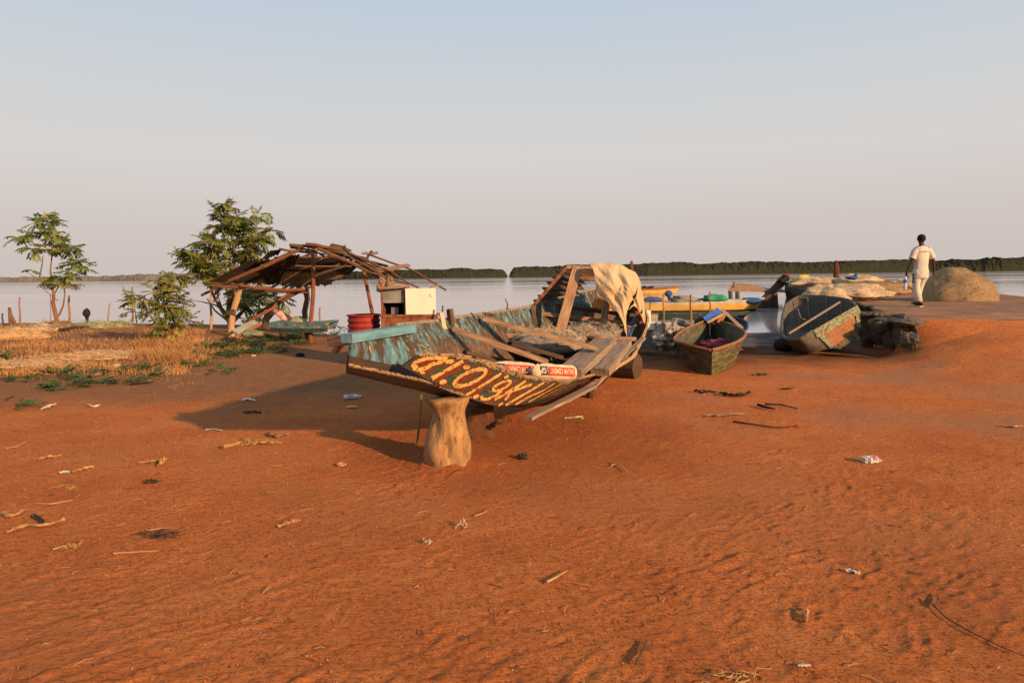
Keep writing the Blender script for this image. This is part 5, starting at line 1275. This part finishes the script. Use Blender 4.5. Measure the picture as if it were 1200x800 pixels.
# ------------------------------------------------------------------ dry grass, weeds, pebbles
def blades(regions, n, name, mat, label, cat, seed, hmin=.08, hmax=.3, w_=.0045):
    rs = random.Random(seed); mb = MB()
    for (px0,px1,py0,py1,wt,hs) in regions:
        for i in range(int(n*wt)):
            if i % 6 == 0:
                c0 = G(rs.uniform(px0,px1), rs.uniform(py0,py1))
                bare = mnoise.noise(Vector((c0.x*.9,c0.y*1.1,seed))) < .07
            if bare and i % 5: continue
            g = c0+Vector((rs.gauss(0,.07),rs.gauss(0,.07),0)); g.z = gz(g.x,g.y)
            h = rs.uniform(hmin,hmax)*hs*.8; ln = Vector((rs.gauss(0,.45),rs.gauss(0,.45),0))*h; sd = Vector((rs.uniform(-1,1),rs.uniform(-1,1),0)).normalized()*w_
            m_ = g+ln*.35+Vector((0,0,h*.6)); e = g+ln+Vector((0,0,h*rs.uniform(.6,1)))
            b0 = len(mb.v); mb.v += [g-sd,g+sd,m_+sd*.7,m_-sd*.7,e]; mb.face((b0,b0+1,b0+2,b0+3),((0,0),(1,0),(1,1),(0,1))); mb.face((b0+3,b0+2,b0+4),((0,0),(1,0),(1,1)))
    o = mb.build(name, mat); tag(o, label, cat, None, 'stuff')
W['dryA'] = M('orange dry grass', [(.3,(.30,.14,.05)),(.7,(.54,.31,.13))], ns=.9, coord='Object', bump=0, trans=.25)
blades([(-60,215,398,440,1.0,.62),(160,240,388,425,.8,1.0),(200,300,396,414,.3,.5),(-40,150,384,395,.2,.5)], 15000, 'dry_grass', 'dryA', 'tawny dry grass covering the left bank', 'dry grass', 3)
blades([(-60,230,425,456,.5,.4),(230,330,400,418,.10,.4)], 2500, 'dry_grass', 'dryA', 'short straw stubble along the edge of the bare earth', 'dry grass', 4, .04,.14)
def weed(px, py, n, r, label, hh=.10, big=.85):
    n = int(n*.85)+1
    g = G(px,py); mb = MB(); rs = random.Random(int(px*7+py))
    for i in range(n):
        a = rs.uniform(0,6.283); rr = r*math.sqrt(rs.random()); q = g+Vector((math.cos(a)*rr,math.sin(a)*rr*.8,0)); q.z = gz(q.x,q.y)
        dr = Vector((math.cos(a),math.sin(a),rs.uniform(.3,1.4)))
        leaf_frond(mb, q+Vector((0,0,.03)), dr, 1.5*hh*rs.uniform(.6,1.3), 3, .055*big, .085*big, .6, rs)
    return single('weed_clump', mb, 'weed', label, 'weed', 'green weeds along the bank', loc=g)
wl = [(252,418,70,.38,'broad green weed clump in front of the dry grass'),(272,406,60,.35,'green weed clump behind the broad one near the light post'),(283,415,40,.25,'green weed clump right of the broad clump'),(330,398,70,.45,'green weed patch before the old dinghy'),
      (352,394,50,.35,'green weed patch at the foot of the dark hut post'),(315,412,45,.3,'green weed clump right of the black bag'),(345,405,40,.3,'low weed clump between hut post and black bag'),(385,394,30,.25,'weed clump right of the hut posts'),(232,428,20,.16,'small weed clump below the broad clump'),
      (72,455,26,.17,'weed clump farthest forward on the left'),(57,470,0,.1,''),(113,452,24,.16,'round weed clump on the bare edge'),(92,445,16,.14,'weed clump left of the buried plank'),(150,450,16,.14,'weed clump by the dark driftwood'),(180,443,14,.12,'weed clump right of the dark driftwood'),
      (30,446,16,.16,'weed clump at the lower left edge of the grass'),(135,436,26,.25,'weed clump over the buried white pipe'),(185,432,20,.2,'weed clump beside the white scraps'),(260,438,10,.1,'tiny weed on bare soil under the broad clump'),(5,420,16,.16,'weed clump at the left picture edge'),
      (68,440,20,.18,'weed clump in front of the flat net'),(33,479,8,.09,'tiny weed near the white strip'),(0,475,10,.12,'tiny weed cut by the left picture edge'),(405,386,20,.2,'weed tuft behind the bow block of the pirogue'),(955,405,14,.16,'small weed left under the broken jetty edge')]
wl += [(1036,405,14,.14,'small weed under the jetty corner block'),(1052,404,10,.12,'tiny weed by the jetty corner')]
for w_ in wl:
    if w_[2]: weed(*w_)
weed(245,408,60,.35,'dark green weed patch against the dry grass'); weed(300,402,40,.3,'weed patch around the hull fragment')

def scatter(name, mat, label, cat, n, seed, kind):
    rs = random.Random(seed); mb = MB()
    for i in range(n):
        y = 2.3+rs.random()**1.4*10.5; x = rs.uniform(-1,1)*y*.8
        if x < -6: continue
        z = gz(x,y)
        if name == 'earth_clods' and mnoise.noise(Vector((x*1.1,y*1.1,4))) + .5*mnoise.noise(Vector((x*3.1,y*3.1,9))) < rs.uniform(-.35,.35)-.25*math.exp(-((x-.1)**2+(y-5.6)**2)/5): continue
        if kind == 'peb':
            r = rs.uniform(.0015,.0048)*(1+y*.12); c = Vector((x,y,z+r*.35)); b0 = len(mb.v)
            f = [rs.uniform(.6,1.4) for _ in range(6)]
            mb.v += [c+Vector((r*f[0],0,0)),c+Vector((0,r*f[1],0)),c-Vector((r*f[2],0,0)),c-Vector((0,r*f[3],0)),c+Vector((0,0,r*f[4]*.8)),c-Vector((0,0,r))]
            for a,b_,c_ in ((0,1,4),(1,2,4),(2,3,4),(3,0,4),(1,0,5),(2,1,5),(3,2,5),(0,3,5)): mb.face((b0+a,b0+b_,b0+c_),((0,0),(1,0),(1,1)))
        else:
            a = rs.uniform(0,6.283); L_ = rs.uniform(.015,.07)*(1+y*.04); p = Vector((x,y,z+.006)); e = p+Vector((math.cos(a)*L_,math.sin(a)*L_,rs.uniform(0,.012)))
            mb.tube([p,p.lerp(e,.5)+Vector((rs.gauss(0,.006),rs.gauss(0,.006),.004)),e], rs.uniform(.0009,.0022), seg=4, closed_ends=False)
    o = mb.build(name, mat); tag(o, label, cat, None, 'stuff')
scatter('pebbles','pebble','pale pebbles strewn over the red earth','pebbles',2600,1,'peb')
scatter('earth_clods','clod','red earth crumbs strewn over the ground','clods',7000,2,'peb')
scatter('straw_bits','straw','bits of straw and twig strewn over the red earth','straw',300,3,'tw')
W['twigdark'] = plain('dark twig', (.07,.045,.03), coord='Object')
scatter('dark_bits','twigdark','dark leaf and twig bits strewn over the red earth','twigs',300,4,'tw')

# litter, each its own thing
def strip(pts, w_, mat, label, nm, cat, amp=.012, n=14):
    """crumpled ribbon lying on the ground; pts in survey pixels"""
    P3 = [G(*p) for p in pts]; ctl = []
    for i in range(n+1):
        u = i/n*(len(P3)-1); k = min(int(u),len(P3)-2); ctl.append(P3[k].lerp(P3[k+1],u-k))
    rows = []; s0 = rnd.random()*50
    for i,c in enumerate(ctl):
        t = (ctl[min(i+1,n)]-ctl[max(i-1,0)]).normalized(); sd = t.cross(Vector((0,0,1))).normalized(); ww = .85*w_*(1+.8*mnoise.noise(Vector((i*1.3,s0,3))))*(.35+.65*math.sin(math.pi*(i+.6)/(n+1.2)))
        row = []
        for j in range(5):
            v = j/4-.5; hz = .008+.6*amp*(.8+1.5*mnoise.noise(Vector((i*.55+s0,j*1.1,s0)))); row.append(c+sd*(v*ww+.3*ww*mnoise.noise(Vector((i*.5,s0,0))))+Vector((0,0,max(.004,hz))))
        rows.append(row)
    mb = MB(); mb.grid(rows); return single(nm, mb, mat, label, cat, solid=.004)
def stick(pts, r, mat, label, nm='stick', cat='stick', lift=.01):
    P3 = [G(*p)+Vector((0,0,r+lift)) for p in pts]; mb = MB(); mb.tube(P3, [r,r*.5], seg=6, jit=.25); return single(nm, mb, mat, label, cat)
def tangle(px,py,rx,n,mat,label,nm='tangle',cat='debris',r=.004,ry=None,hh=.03):
    g = G(px,py); mb = MB(); rs = random.Random(int(px*3+py)); ry = ry or rx*.35
    for i in range(n):
        a = g+Vector((rs.gauss(0,rx*.5),rs.gauss(0,ry*.5),rs.uniform(.005,hh))); pts = [a]
        for k in range(3): a = a+Vector((rs.gauss(0,rx*.3),rs.gauss(0,ry*.4),rs.gauss(0,.008))); a.z = max(a.z, g.z+.006); pts.append(a.copy())
        mb.tube(pts, [r*rs.uniform(.6,1.5),r*.5], seg=5)
    return single(nm, mb, mat, label, cat)
W['husk'] = M('tan dry husk', [(.3,(.22,.11,.045)),(.6,(.44,.25,.10)),(.8,(.58,.38,.18))], ns=30, coord='Object', bump=.5, bdist=.005, trans=.1)
strip([(8,627),(30,618),(55,618),(76,611)], .05,'husk','long twisted tan husk lying at the lower left edge','husk','husk',.02)
strip([(38,607),(47,612),(52,618)], .03,'weedblack','dark curled scrap touching the long twisted husk','scrap','scrap',.02)
strip([(2,603),(14,607),(28,601)], .05,'husk','tan husk cut off by the left picture edge','husk','husk',.015)
tangle(185,630,.12,24,'weedblack','dark tangled seaweed clump on the bare earth at lower left','seaweed','seaweed',.003)
stick([(172,624),(190,621),(206,621)],.003,'straw','thin straw lying on the dark seaweed clump')
stick([(133,651),(160,650),(187,648.5)],.005,'straw','straight pale straw below the dark seaweed')
tangle(90,642,.05,12,'straw','small tuft of pale roots below the long husk','root_tuft','roots',.003); stick([(62,646),(78,642),(92,640)],.004,'straw','pale straw attached beside the small root tuft')
stick([(40,592),(60,593),(85,588),(94,581)],.004,'straw','long curved thin twig above the long husk')
tangle(75,573,.09,16,'husk','loose brown fibres left of the curved twig','fibre_tuft','fibres',.002)
strip([(326,620),(338,615),(352,613)], .05,'husk','torn tan leaf lying alone in the lower middle left','dry_leaf','leaf',.015)
strip([(71,557),(76,555),(81,556)], .05,'white','small white paper scrap beside a tan strip','paper_scrap','paper',.02)
strip([(85,556),(97,551),(110,549)], .04,'husk','tan curved strip right of the white paper scrap','husk','husk',.02)
strip([(45,541),(58,537),(72,536)], .045,'husk','tan bowed husk above the white paper scrap','husk','husk',.02)
strip([(6,527),(18,525),(31,519)], .04,'husk','thin tan husk near the left edge in mid ground','husk','husk',.01)
strip([(162,545),(178,543),(194,540)], .05,'husk','flat tan leaf cluster in the left mid ground','dry_leaf','leaf',.02); strip([(186,548),(191,543),(195,541)], .06,'husk','upturned pale leaf beside the flat leaf cluster','dry_leaf','leaf',.04)
tangle(178,566,.06,12,'weedblack','small black scrap below the flat leaf cluster','scrap','scrap',.005)
strip([(241,505),(250,504),(260,506)], .035,'white','narrow whitish scrap on the lit earth at left','paper_scrap','paper',.01)
strip([(283,471),(291,468),(299,471)], .06,'white','white scrap in the boat shadow at left','paper_scrap','paper',.02)
tangle(294,485,.10,14,'weedblack','black twig tangle at the edge of the boat shadow','twig_tangle','twigs',.006)
stick([(262,528),(272,525),(281,523)],.020,'husk','short pale stick at the end of the litter row')
tangle(300,520,.20,26,'husk','scattered brown bark litter right of the short pale stick','bark_litter','bark',.006); strip([(312,510),(325,513),(338,511)], .07,'bark_red','rusty red bark slab in the litter row','bark_slab','bark',.03)
strip([(318,548),(325,547.5),(331,547.5)], .025,'husk','tiny pale flat chip below the litter row','chip','chip',.005)
stick([(313,579),(322,579),(331,575)],.003,'straw','thin bent straw in the left middle')
def bottle(px,py,an,label):
    g = G(px,py); root = empty('plastic_bottle', g, label, 'bottle'); dx = Vector((math.cos(an),math.sin(an),0)); c = g+Vector((0,0,.035))
    mb = MB(); mb.tube([c-dx*.11,c-dx*.10,c+dx*.05,c+dx*.09,c+dx*.115],[.026,.032,.032,.016,.013],seg=10); mb.build('body','clear',root)
    mb = MB(); mb.tube([c-dx*.06,c+dx*.01],.0335,seg=10); mb.build('label_band','paleblue',root); mb = MB(); mb.tube([c+dx*.116,c+dx*.13],.015,seg=8); mb.build('cap','bluelabel',root)
bottle(413,468,.35,'empty clear plastic bottle with pale blue label in the shade left of the pirogue')
strip([(406,479),(412,478),(418,478)], .09,'yel','yellow wrapper below the clear plastic bottle','wrapper','wrapper',.02)
g = G(400,546); mb = MB(); mb.tube([g+Vector((math.cos(a)*.035,math.sin(a)*.035,.015)) for a in [i*.7 for i in range(9)]],.010,seg=6,jit=.2); single('rope_ring', mb, 'husk','small pale ring of fibre left of the carved stump','ring')
tangle(542,618,.035,12,'net','pale shrivelled scrap with two points in the centre foreground','scrap','scrap',.004,.02,.05); tangle(502,638,.03,9,'net','smaller pale shrivelled scrap nearer the viewer in the centre','scrap','scrap',.004,.02,.04)
g = G(570,612)
stick([(641,686),(652,680),(665,672)],.006,'straw','pale flat stick in the right centre foreground'); stick([(556,607),(566,604),(572,600)],.004,'straw','short straw right of the two pointed scrap')
stick([(718,543),(726,548),(735,555)],.007,'straw','forked pale stick right of the carved stump'); stick([(716,548),(723,545)],.005,'straw','tip of forked stick crossing the pale forked stick')
g = G(612,538); mb = MB(); mb.blob(g+Vector((0,0,.02)),(.045,.04,.03),amp=.6,ns=3); single('dung_ball', mb, 'weedblack','dark crumpled ball on the earth right of the carved stump','crumpled ball')
def crump(px,py,r,mat,label,nm='crumpled_bag',cat='litter',seed=1):
    g = G(px,py); mb = MB(); mb.blob(g+Vector((0,0,r*.35)),(r,r*.7,r*.45),seg=18,rings=10,amp=.7,ns=2.6,seed=seed); return single(nm, mb, mat, label, cat)
o = crump(1019,543,.07,'white','crumpled white plastic bag with pink print on the right foreground',seed=5)
mb = MB(); g = G(1022,542); mb.blob(g+Vector((.005,-.03,.045)),(.03,.022,.018),seg=10,rings=6,amp=.4); ob = mb.build('pink_print','pink',o)
strip([(991,671),(999,672),(1007,675)], .035,'white','small white curled scrap in the right foreground','paper_scrap','paper',.015)
strip([(843,462),(852,465),(868,466),(879,462)], .10,'black','black charred log piece in front of the mossy canoe','charred_wood','charred wood',.05)
strip([(826,489),(845,488),(872,486)], .10,'wood','flat broken board below the charred piece','broken_board','board',.02)
stick([(896,475),(915,476.5),(935,481)],.012,'black','thin black curved stick right of the charred piece'); stick([(888,477),(898,480),(908,482)],.02,'black','short thick black stick left of the thin black curved stick')
stick([(859,496),(885,500),(908,503),(925,503)],.010,'black','long black stick below the flat broken board')
strip([(925,501),(931,500),(937,502)], .03,'redpl','small red scrap at the end of the long black stick','wrapper','wrapper')
tangle(822,460,.14,10,'black','black bent scraps just left of the charred log piece','scrap','scrap',.012); tangle(918,457,.08,9,'weedblack','dark twig litter right of the mossy canoe','twig_tangle','twigs',.006)
tangle(890,440,.14,8,'weedblack','dark fibre line in front of the mossy canoe bow, right side','twig_tangle','twigs',.006)
tangle(575,498,.12,14,'weedblack','dark litter under the pirogue beside red scraps','litter_pile','litter',.008); crump(602,494,.025,'redpl','red scrap under the pirogue at the end of the dark litter','wrapper','wrapper')
crump(580,497,.02,'redpl','smaller red scrap in the dark litter under the pirogue','wrapper','wrapper'); strip([(662,492),(672,491),(683,489)], .03,'white','white and green wrapper in front of the broken rail','wrapper','wrapper'); crump(682,491,.022,plain('lime plastic',(.35,.45,.08),coord='Object'),'lime green scrap at the end of the white wrapper','wrapper','wrapper')
stick([(1085,705),(1110,728),(1140,745),(1180,765),(1205,775)],.0035,'twigdark','long dark bent branch lying in the right foreground'); stick([(1095,715),(1100,707),(1098,700)],.006,'twigdark','twig rising from the long dark bent branch')
stick([(745,782),(752,768),(758,755)],.006,'twigdark','brown twig near the bottom centre of the picture'); strip([(935,782),(943,782),(950,783)], .015,'white','thin white strip near the bottom edge at right','paper_scrap','paper',.005)
strip([(944,732),(945,724),(948,716)], .02,'husk','curled tan leaf near the bottom right','dry_leaf','leaf',.02); tangle(858,798,.10,16,'straw','straw tuft cut by the bottom picture edge','straw_tuft','straw',.003)
strip([(49,481),(58,477),(66,475)], .07,'white','long white wrapper on the dry soil at left','wrapper','wrapper',.02); strip([(1172,500),(1185,501),(1199,500)], .06,'husk','flat tan leaf at the right picture edge','dry_leaf','leaf',.01)
strip([(103,476),(110,478),(117,476)], .05,'white','pale scrap right of the long white wrapper','paper_scrap','paper',.02); stick([(105,443),(118,440),(130,437)],.03,'wood_grey','pale half buried plank among the weeds','plank','plank',0)
stick([(153,452),(168,451),(180,450)],.025,'weedblack','dark driftwood piece between two weed clumps','driftwood','driftwood'); stick([(70,389),(90,386),(105,385)],.05,'weedblack','dark driftwood trunk on the left bank below the net heaps','driftwood','driftwood')
stick([(-10,445),(10,444),(30,442)],.02,'pole_red','reddish pole half buried at the left edge','pole','pole'); crump(137,430,.07,'net','pale rounded stone on the left bank','stone','stone',3); crump(352,418,.09,'black','black curled tyre scrap on the trodden soil right of the weeds','tyre_scrap','tyre scrap',4)
crump(297,418,.05,'net','pale stone before the green weeds','stone','stone',5); crump(281,417,.045,plain('yellowish plastic',(.5,.45,.15),coord='Object'),'yellow green scrap before the weeds','wrapper','wrapper')

# ------------------------------------------------------------------ walking man
def skinned(name, chains, mat, parent, sub=2, loc=Vector((0,0,0)), root_i=0):
    """chains: verts [(x,y,z,r)], edges"""
    vs, es = chains; me = bpy.data.meshes.new(name); me.from_pydata([v[:3] for v in vs], es, [])
    o = bpy.data.objects.new(name, me); col.objects.link(o)
    md = o.modifiers.new('skin','SKIN'); md.use_smooth_shade = True
    for i, sv_ in enumerate(me.skin_vertices[0].data):
        r = vs[i][3]; sv_.radius = (r if not isinstance(r, tuple) else r[0], r if not isinstance(r, tuple) else r[1]); sv_.use_root = (i == root_i)
    ms = o.modifiers.new('sub','SUBSURF'); ms.levels = sub; ms.render_levels = sub
    dg = bpy.context.evaluated_depsgraph_get(); m2 = bpy.data.meshes.new_from_object(o.evaluated_get(dg)); bpy.data.objects.remove(o)
    m2.materials.clear(); m2.materials.append(W[mat]); m2.polygons.foreach_set('use_smooth',[True]*len(m2.polygons))
    uv = m2.uv_layers.new(name='UVMap') if not m2.uv_layers else None
    o = bpy.data.objects.new(name, m2); col.objects.link(o)
    if parent: o.parent = parent
    return o
def man():
    d = 16.9; base = P(1077,361.5,d); base.z = .70
    root = empty('person', base, 'man in white shirt and cream trousers walking away on the jetty, bottle in hand', 'person')
    V = [(0,0,.93,.115),(0,0,1.10,.11),(0,.01,1.28,.125),(0,.01,1.42,.09),(0,.015,1.50,.052),(0,.03,1.56,.06),(0,.035,1.64,.092),(0,.03,1.70,.075),
         (-.17,.0,1.40,.055),(-.24,-.02,1.12,.042),(-.30,.05,.90,.030),(-.31,.07,.83,.032),
         (.17,.0,1.40,.055),(.28,-.03,1.13,.042),(.36,.06,.92,.030),(.38,.08,.85,.032),
         (-.09,0,.86,.085),(-.08,.02,.50,.055),(-.07,-.10,.12,.040),(.09,0,.86,.085),(.08,.14,.50,.055),(.05,.22,.12,.040)]
    E = [(0,1),(1,2),(2,3),(3,4),(4,5),(5,6),(6,7),(3,8),(8,9),(9,10),(10,11),(3,12),(12,13),(13,14),(14,15),(0,16),(16,17),(17,18),(0,19),(19,20),(20,21)]
    # fingers
    for h, sx in ((11,-1),(15,1)):
        hx,hy,hz,_ = V[h]
        for k in range(4):
            a = len(V); V.append((hx+(k-1.5)*.006*sx, hy+(k-1.5)*.021, hz-.045,.0095)); V.append((hx-sx*.012, hy+(k-1.5)*.020, hz-.085+abs(k-1.3)*.006,.008)); V.append((hx-sx*.03, hy+(k-1.5)*.019, hz-.10+abs(k-1.3)*.008,.007))
            E += [(h,a),(a,a+1),(a+1,a+2)]
        a = len(V); V.append((hx-sx*.02,hy+.035,hz-.015,.010)); V.append((hx-sx*.035,hy+.045,hz-.05,.008)); E += [(h,a),(a,a+1)]
    body = skinned('body', (V,E), 'skin', root)
    # head details: ears
    for s in (-1,1):
        mb = MB(); mb.blob(base+Vector((s*.086,.035,1.635)),(.012,.02,.03),seg=8,rings=6,amp=.1); mb.build('ear','skin',root)
    mb = MB(); mb.blob(base+Vector((0,.03,1.665)),(.092,.108,.105),seg=24,rings=16,amp=.12,ns=4,seed=2,flat=.55); mb.build('hair','hair',root,smooth=True)
    # shirt: torso loft + sleeves
    mb = MB(); prof = [(.70,.185,.125,.00),(.76,.185,.130,.0),(.88,.172,.125,0),(1.0,.165,.120,0),(1.15,.172,.120,.0),(1.30,.198,.125,.01),(1.40,.200,.115,.01),(1.45,.15,.09,.01),(1.485,.075,.065,.015)]
    rows = []
    for (z,a,b_,yy) in prof:
        rows.append([base+Vector((math.cos(k/28*6.283)*a*(1+.03*mnoise.noise(Vector((k*.9,z*6,1)))), yy+math.sin(k/28*6.283)*b_*(1+.18*mnoise.noise(Vector((k*.7,z*7,4)))), z+(.012*mnoise.noise(Vector((k,1,1))) if z<.72 else 0))) for k in range(28)])
    mb.grid(rows, closed=True); shirt = mb.build('shirt','shirt',root,smooth=True)
    for s, el in ((-1,Vector((-.235,-.02,1.17))),(1,Vector((.265,-.02,1.18)))):
        sh = Vector((s*.15,.0,1.405)); mb = MB(); mb.tube([base+sh-Vector((s*.03,0,0)),base+sh.lerp(el,.35),base+sh.lerp(el,.75),base+el],[.075,.082,.080,.082],seg=14,jit=.03,closed_ends=False); mb.build('sleeve','shirt',shirt,smooth=True)
    mb = MB()
    for k in range(9):   # back print: a row of small red marks
        x = -.085+k*.0215; mb.quad(base+Vector((x,-.1215-.0005,1.335)),base+Vector((x+.017,-.1215-.0005,1.335)),base+Vector((x+.017,-.1220,1.352+.004*(k%2))),base+Vector((x,-.1220,1.352)))
    for v in mb.v: v.y -= .012
    mb.build('red_print','redline',shirt)
    # trousers
    def leg(h,k,a,nm):
        mb = MB(); pts = [h+Vector((0,0,.06)),h,h.lerp(k,.5),k,k.lerp(a,.55),a]; mb.tube([base+p for p in pts],[.10,.112,.098,.085,.080,.082],seg=18,jit=.04,sx=1.0); return mb.build(nm,'trouser',root,smooth=True)
    leg(Vector((-.085,0,.84)),Vector((-.085,.02,.50)),Vector((-.07,-.10,.12)),'trouser_leg'); leg(Vector((.085,0,.84)),Vector((.08,.14,.50)),Vector((.05,.20,.14)),'trouser_leg')
    mb = MB(); mb.blob(base+Vector((0,0,.86)),(.175,.128,.13),seg=20,rings=12,amp=.05); mb.build('trouser_seat','trouser',root,smooth=True)
    mb = MB()
    for z in (.80,.72,.64): mb.box(base+Vector((-.19,-.02,z)),base+Vector((-.185,-.03,z-.05)),.05,.03)
    mb.build('pocket_trim','black',root)
    for (x,y,z,tilt) in ((-.07,-.12,.0,-.0),(.05,.22,.02,.06)):
        mb = MB(); c = base+Vector((x,y,z)); rows = []
        for (yy,w_,h_) in ((-.09,.028,.055),(-.06,.038,.09),(0,.038,.085),(.08,.046,.05),(.15,.040,.04),(.17,.02,.025)):
            rows.append([c+Vector((math.cos(k/10*6.283)*w_, yy, .035+h_*.5+math.sin(k/10*6.283)*h_*.5-.01 + (tilt*(-yy) if yy<0 else 0))) for k in range(10)])
        mb.grid(rows, closed=True); sh = mb.build('shoe','shoe',root,smooth=True)
        mb = MB(); mb.box(c+Vector((0,-.10,.012+tilt*.1)),c+Vector((0,.18,.012)),.088,.03); mb.build('sole','sole',sh)
    # bottle in his left hand
    hb = base+Vector((-.325,.075,.60)); bt = empty('water_bottle', hb, 'clear water bottle with blue cap end hanging from the walking man\'s hand', 'bottle')
    mb = MB(); mb.tube([hb+Vector((0,0,-.19)),hb+Vector((0,0,-.18)),hb+Vector((0,0,.0)),hb+Vector((0,0,.06)),hb+Vector((.004,0,.13)),hb+Vector((.005,0,.17))],[.036,.042,.042,.040,.018,.016],seg=14); mb.build('body','clear',bt,smooth=True)
    mb = MB(); mb.tube([hb+Vector((0,0,-.02)),hb+Vector((0,0,.065))],.0435,seg=14); mb.build('label_band','bluelabel',bt)
    mb = MB(); mb.tube([hb+Vector((.005,0,.171)),hb+Vector((.005,0,.19))],.019,seg=10); mb.build('cap','bluelabel',bt)
man()
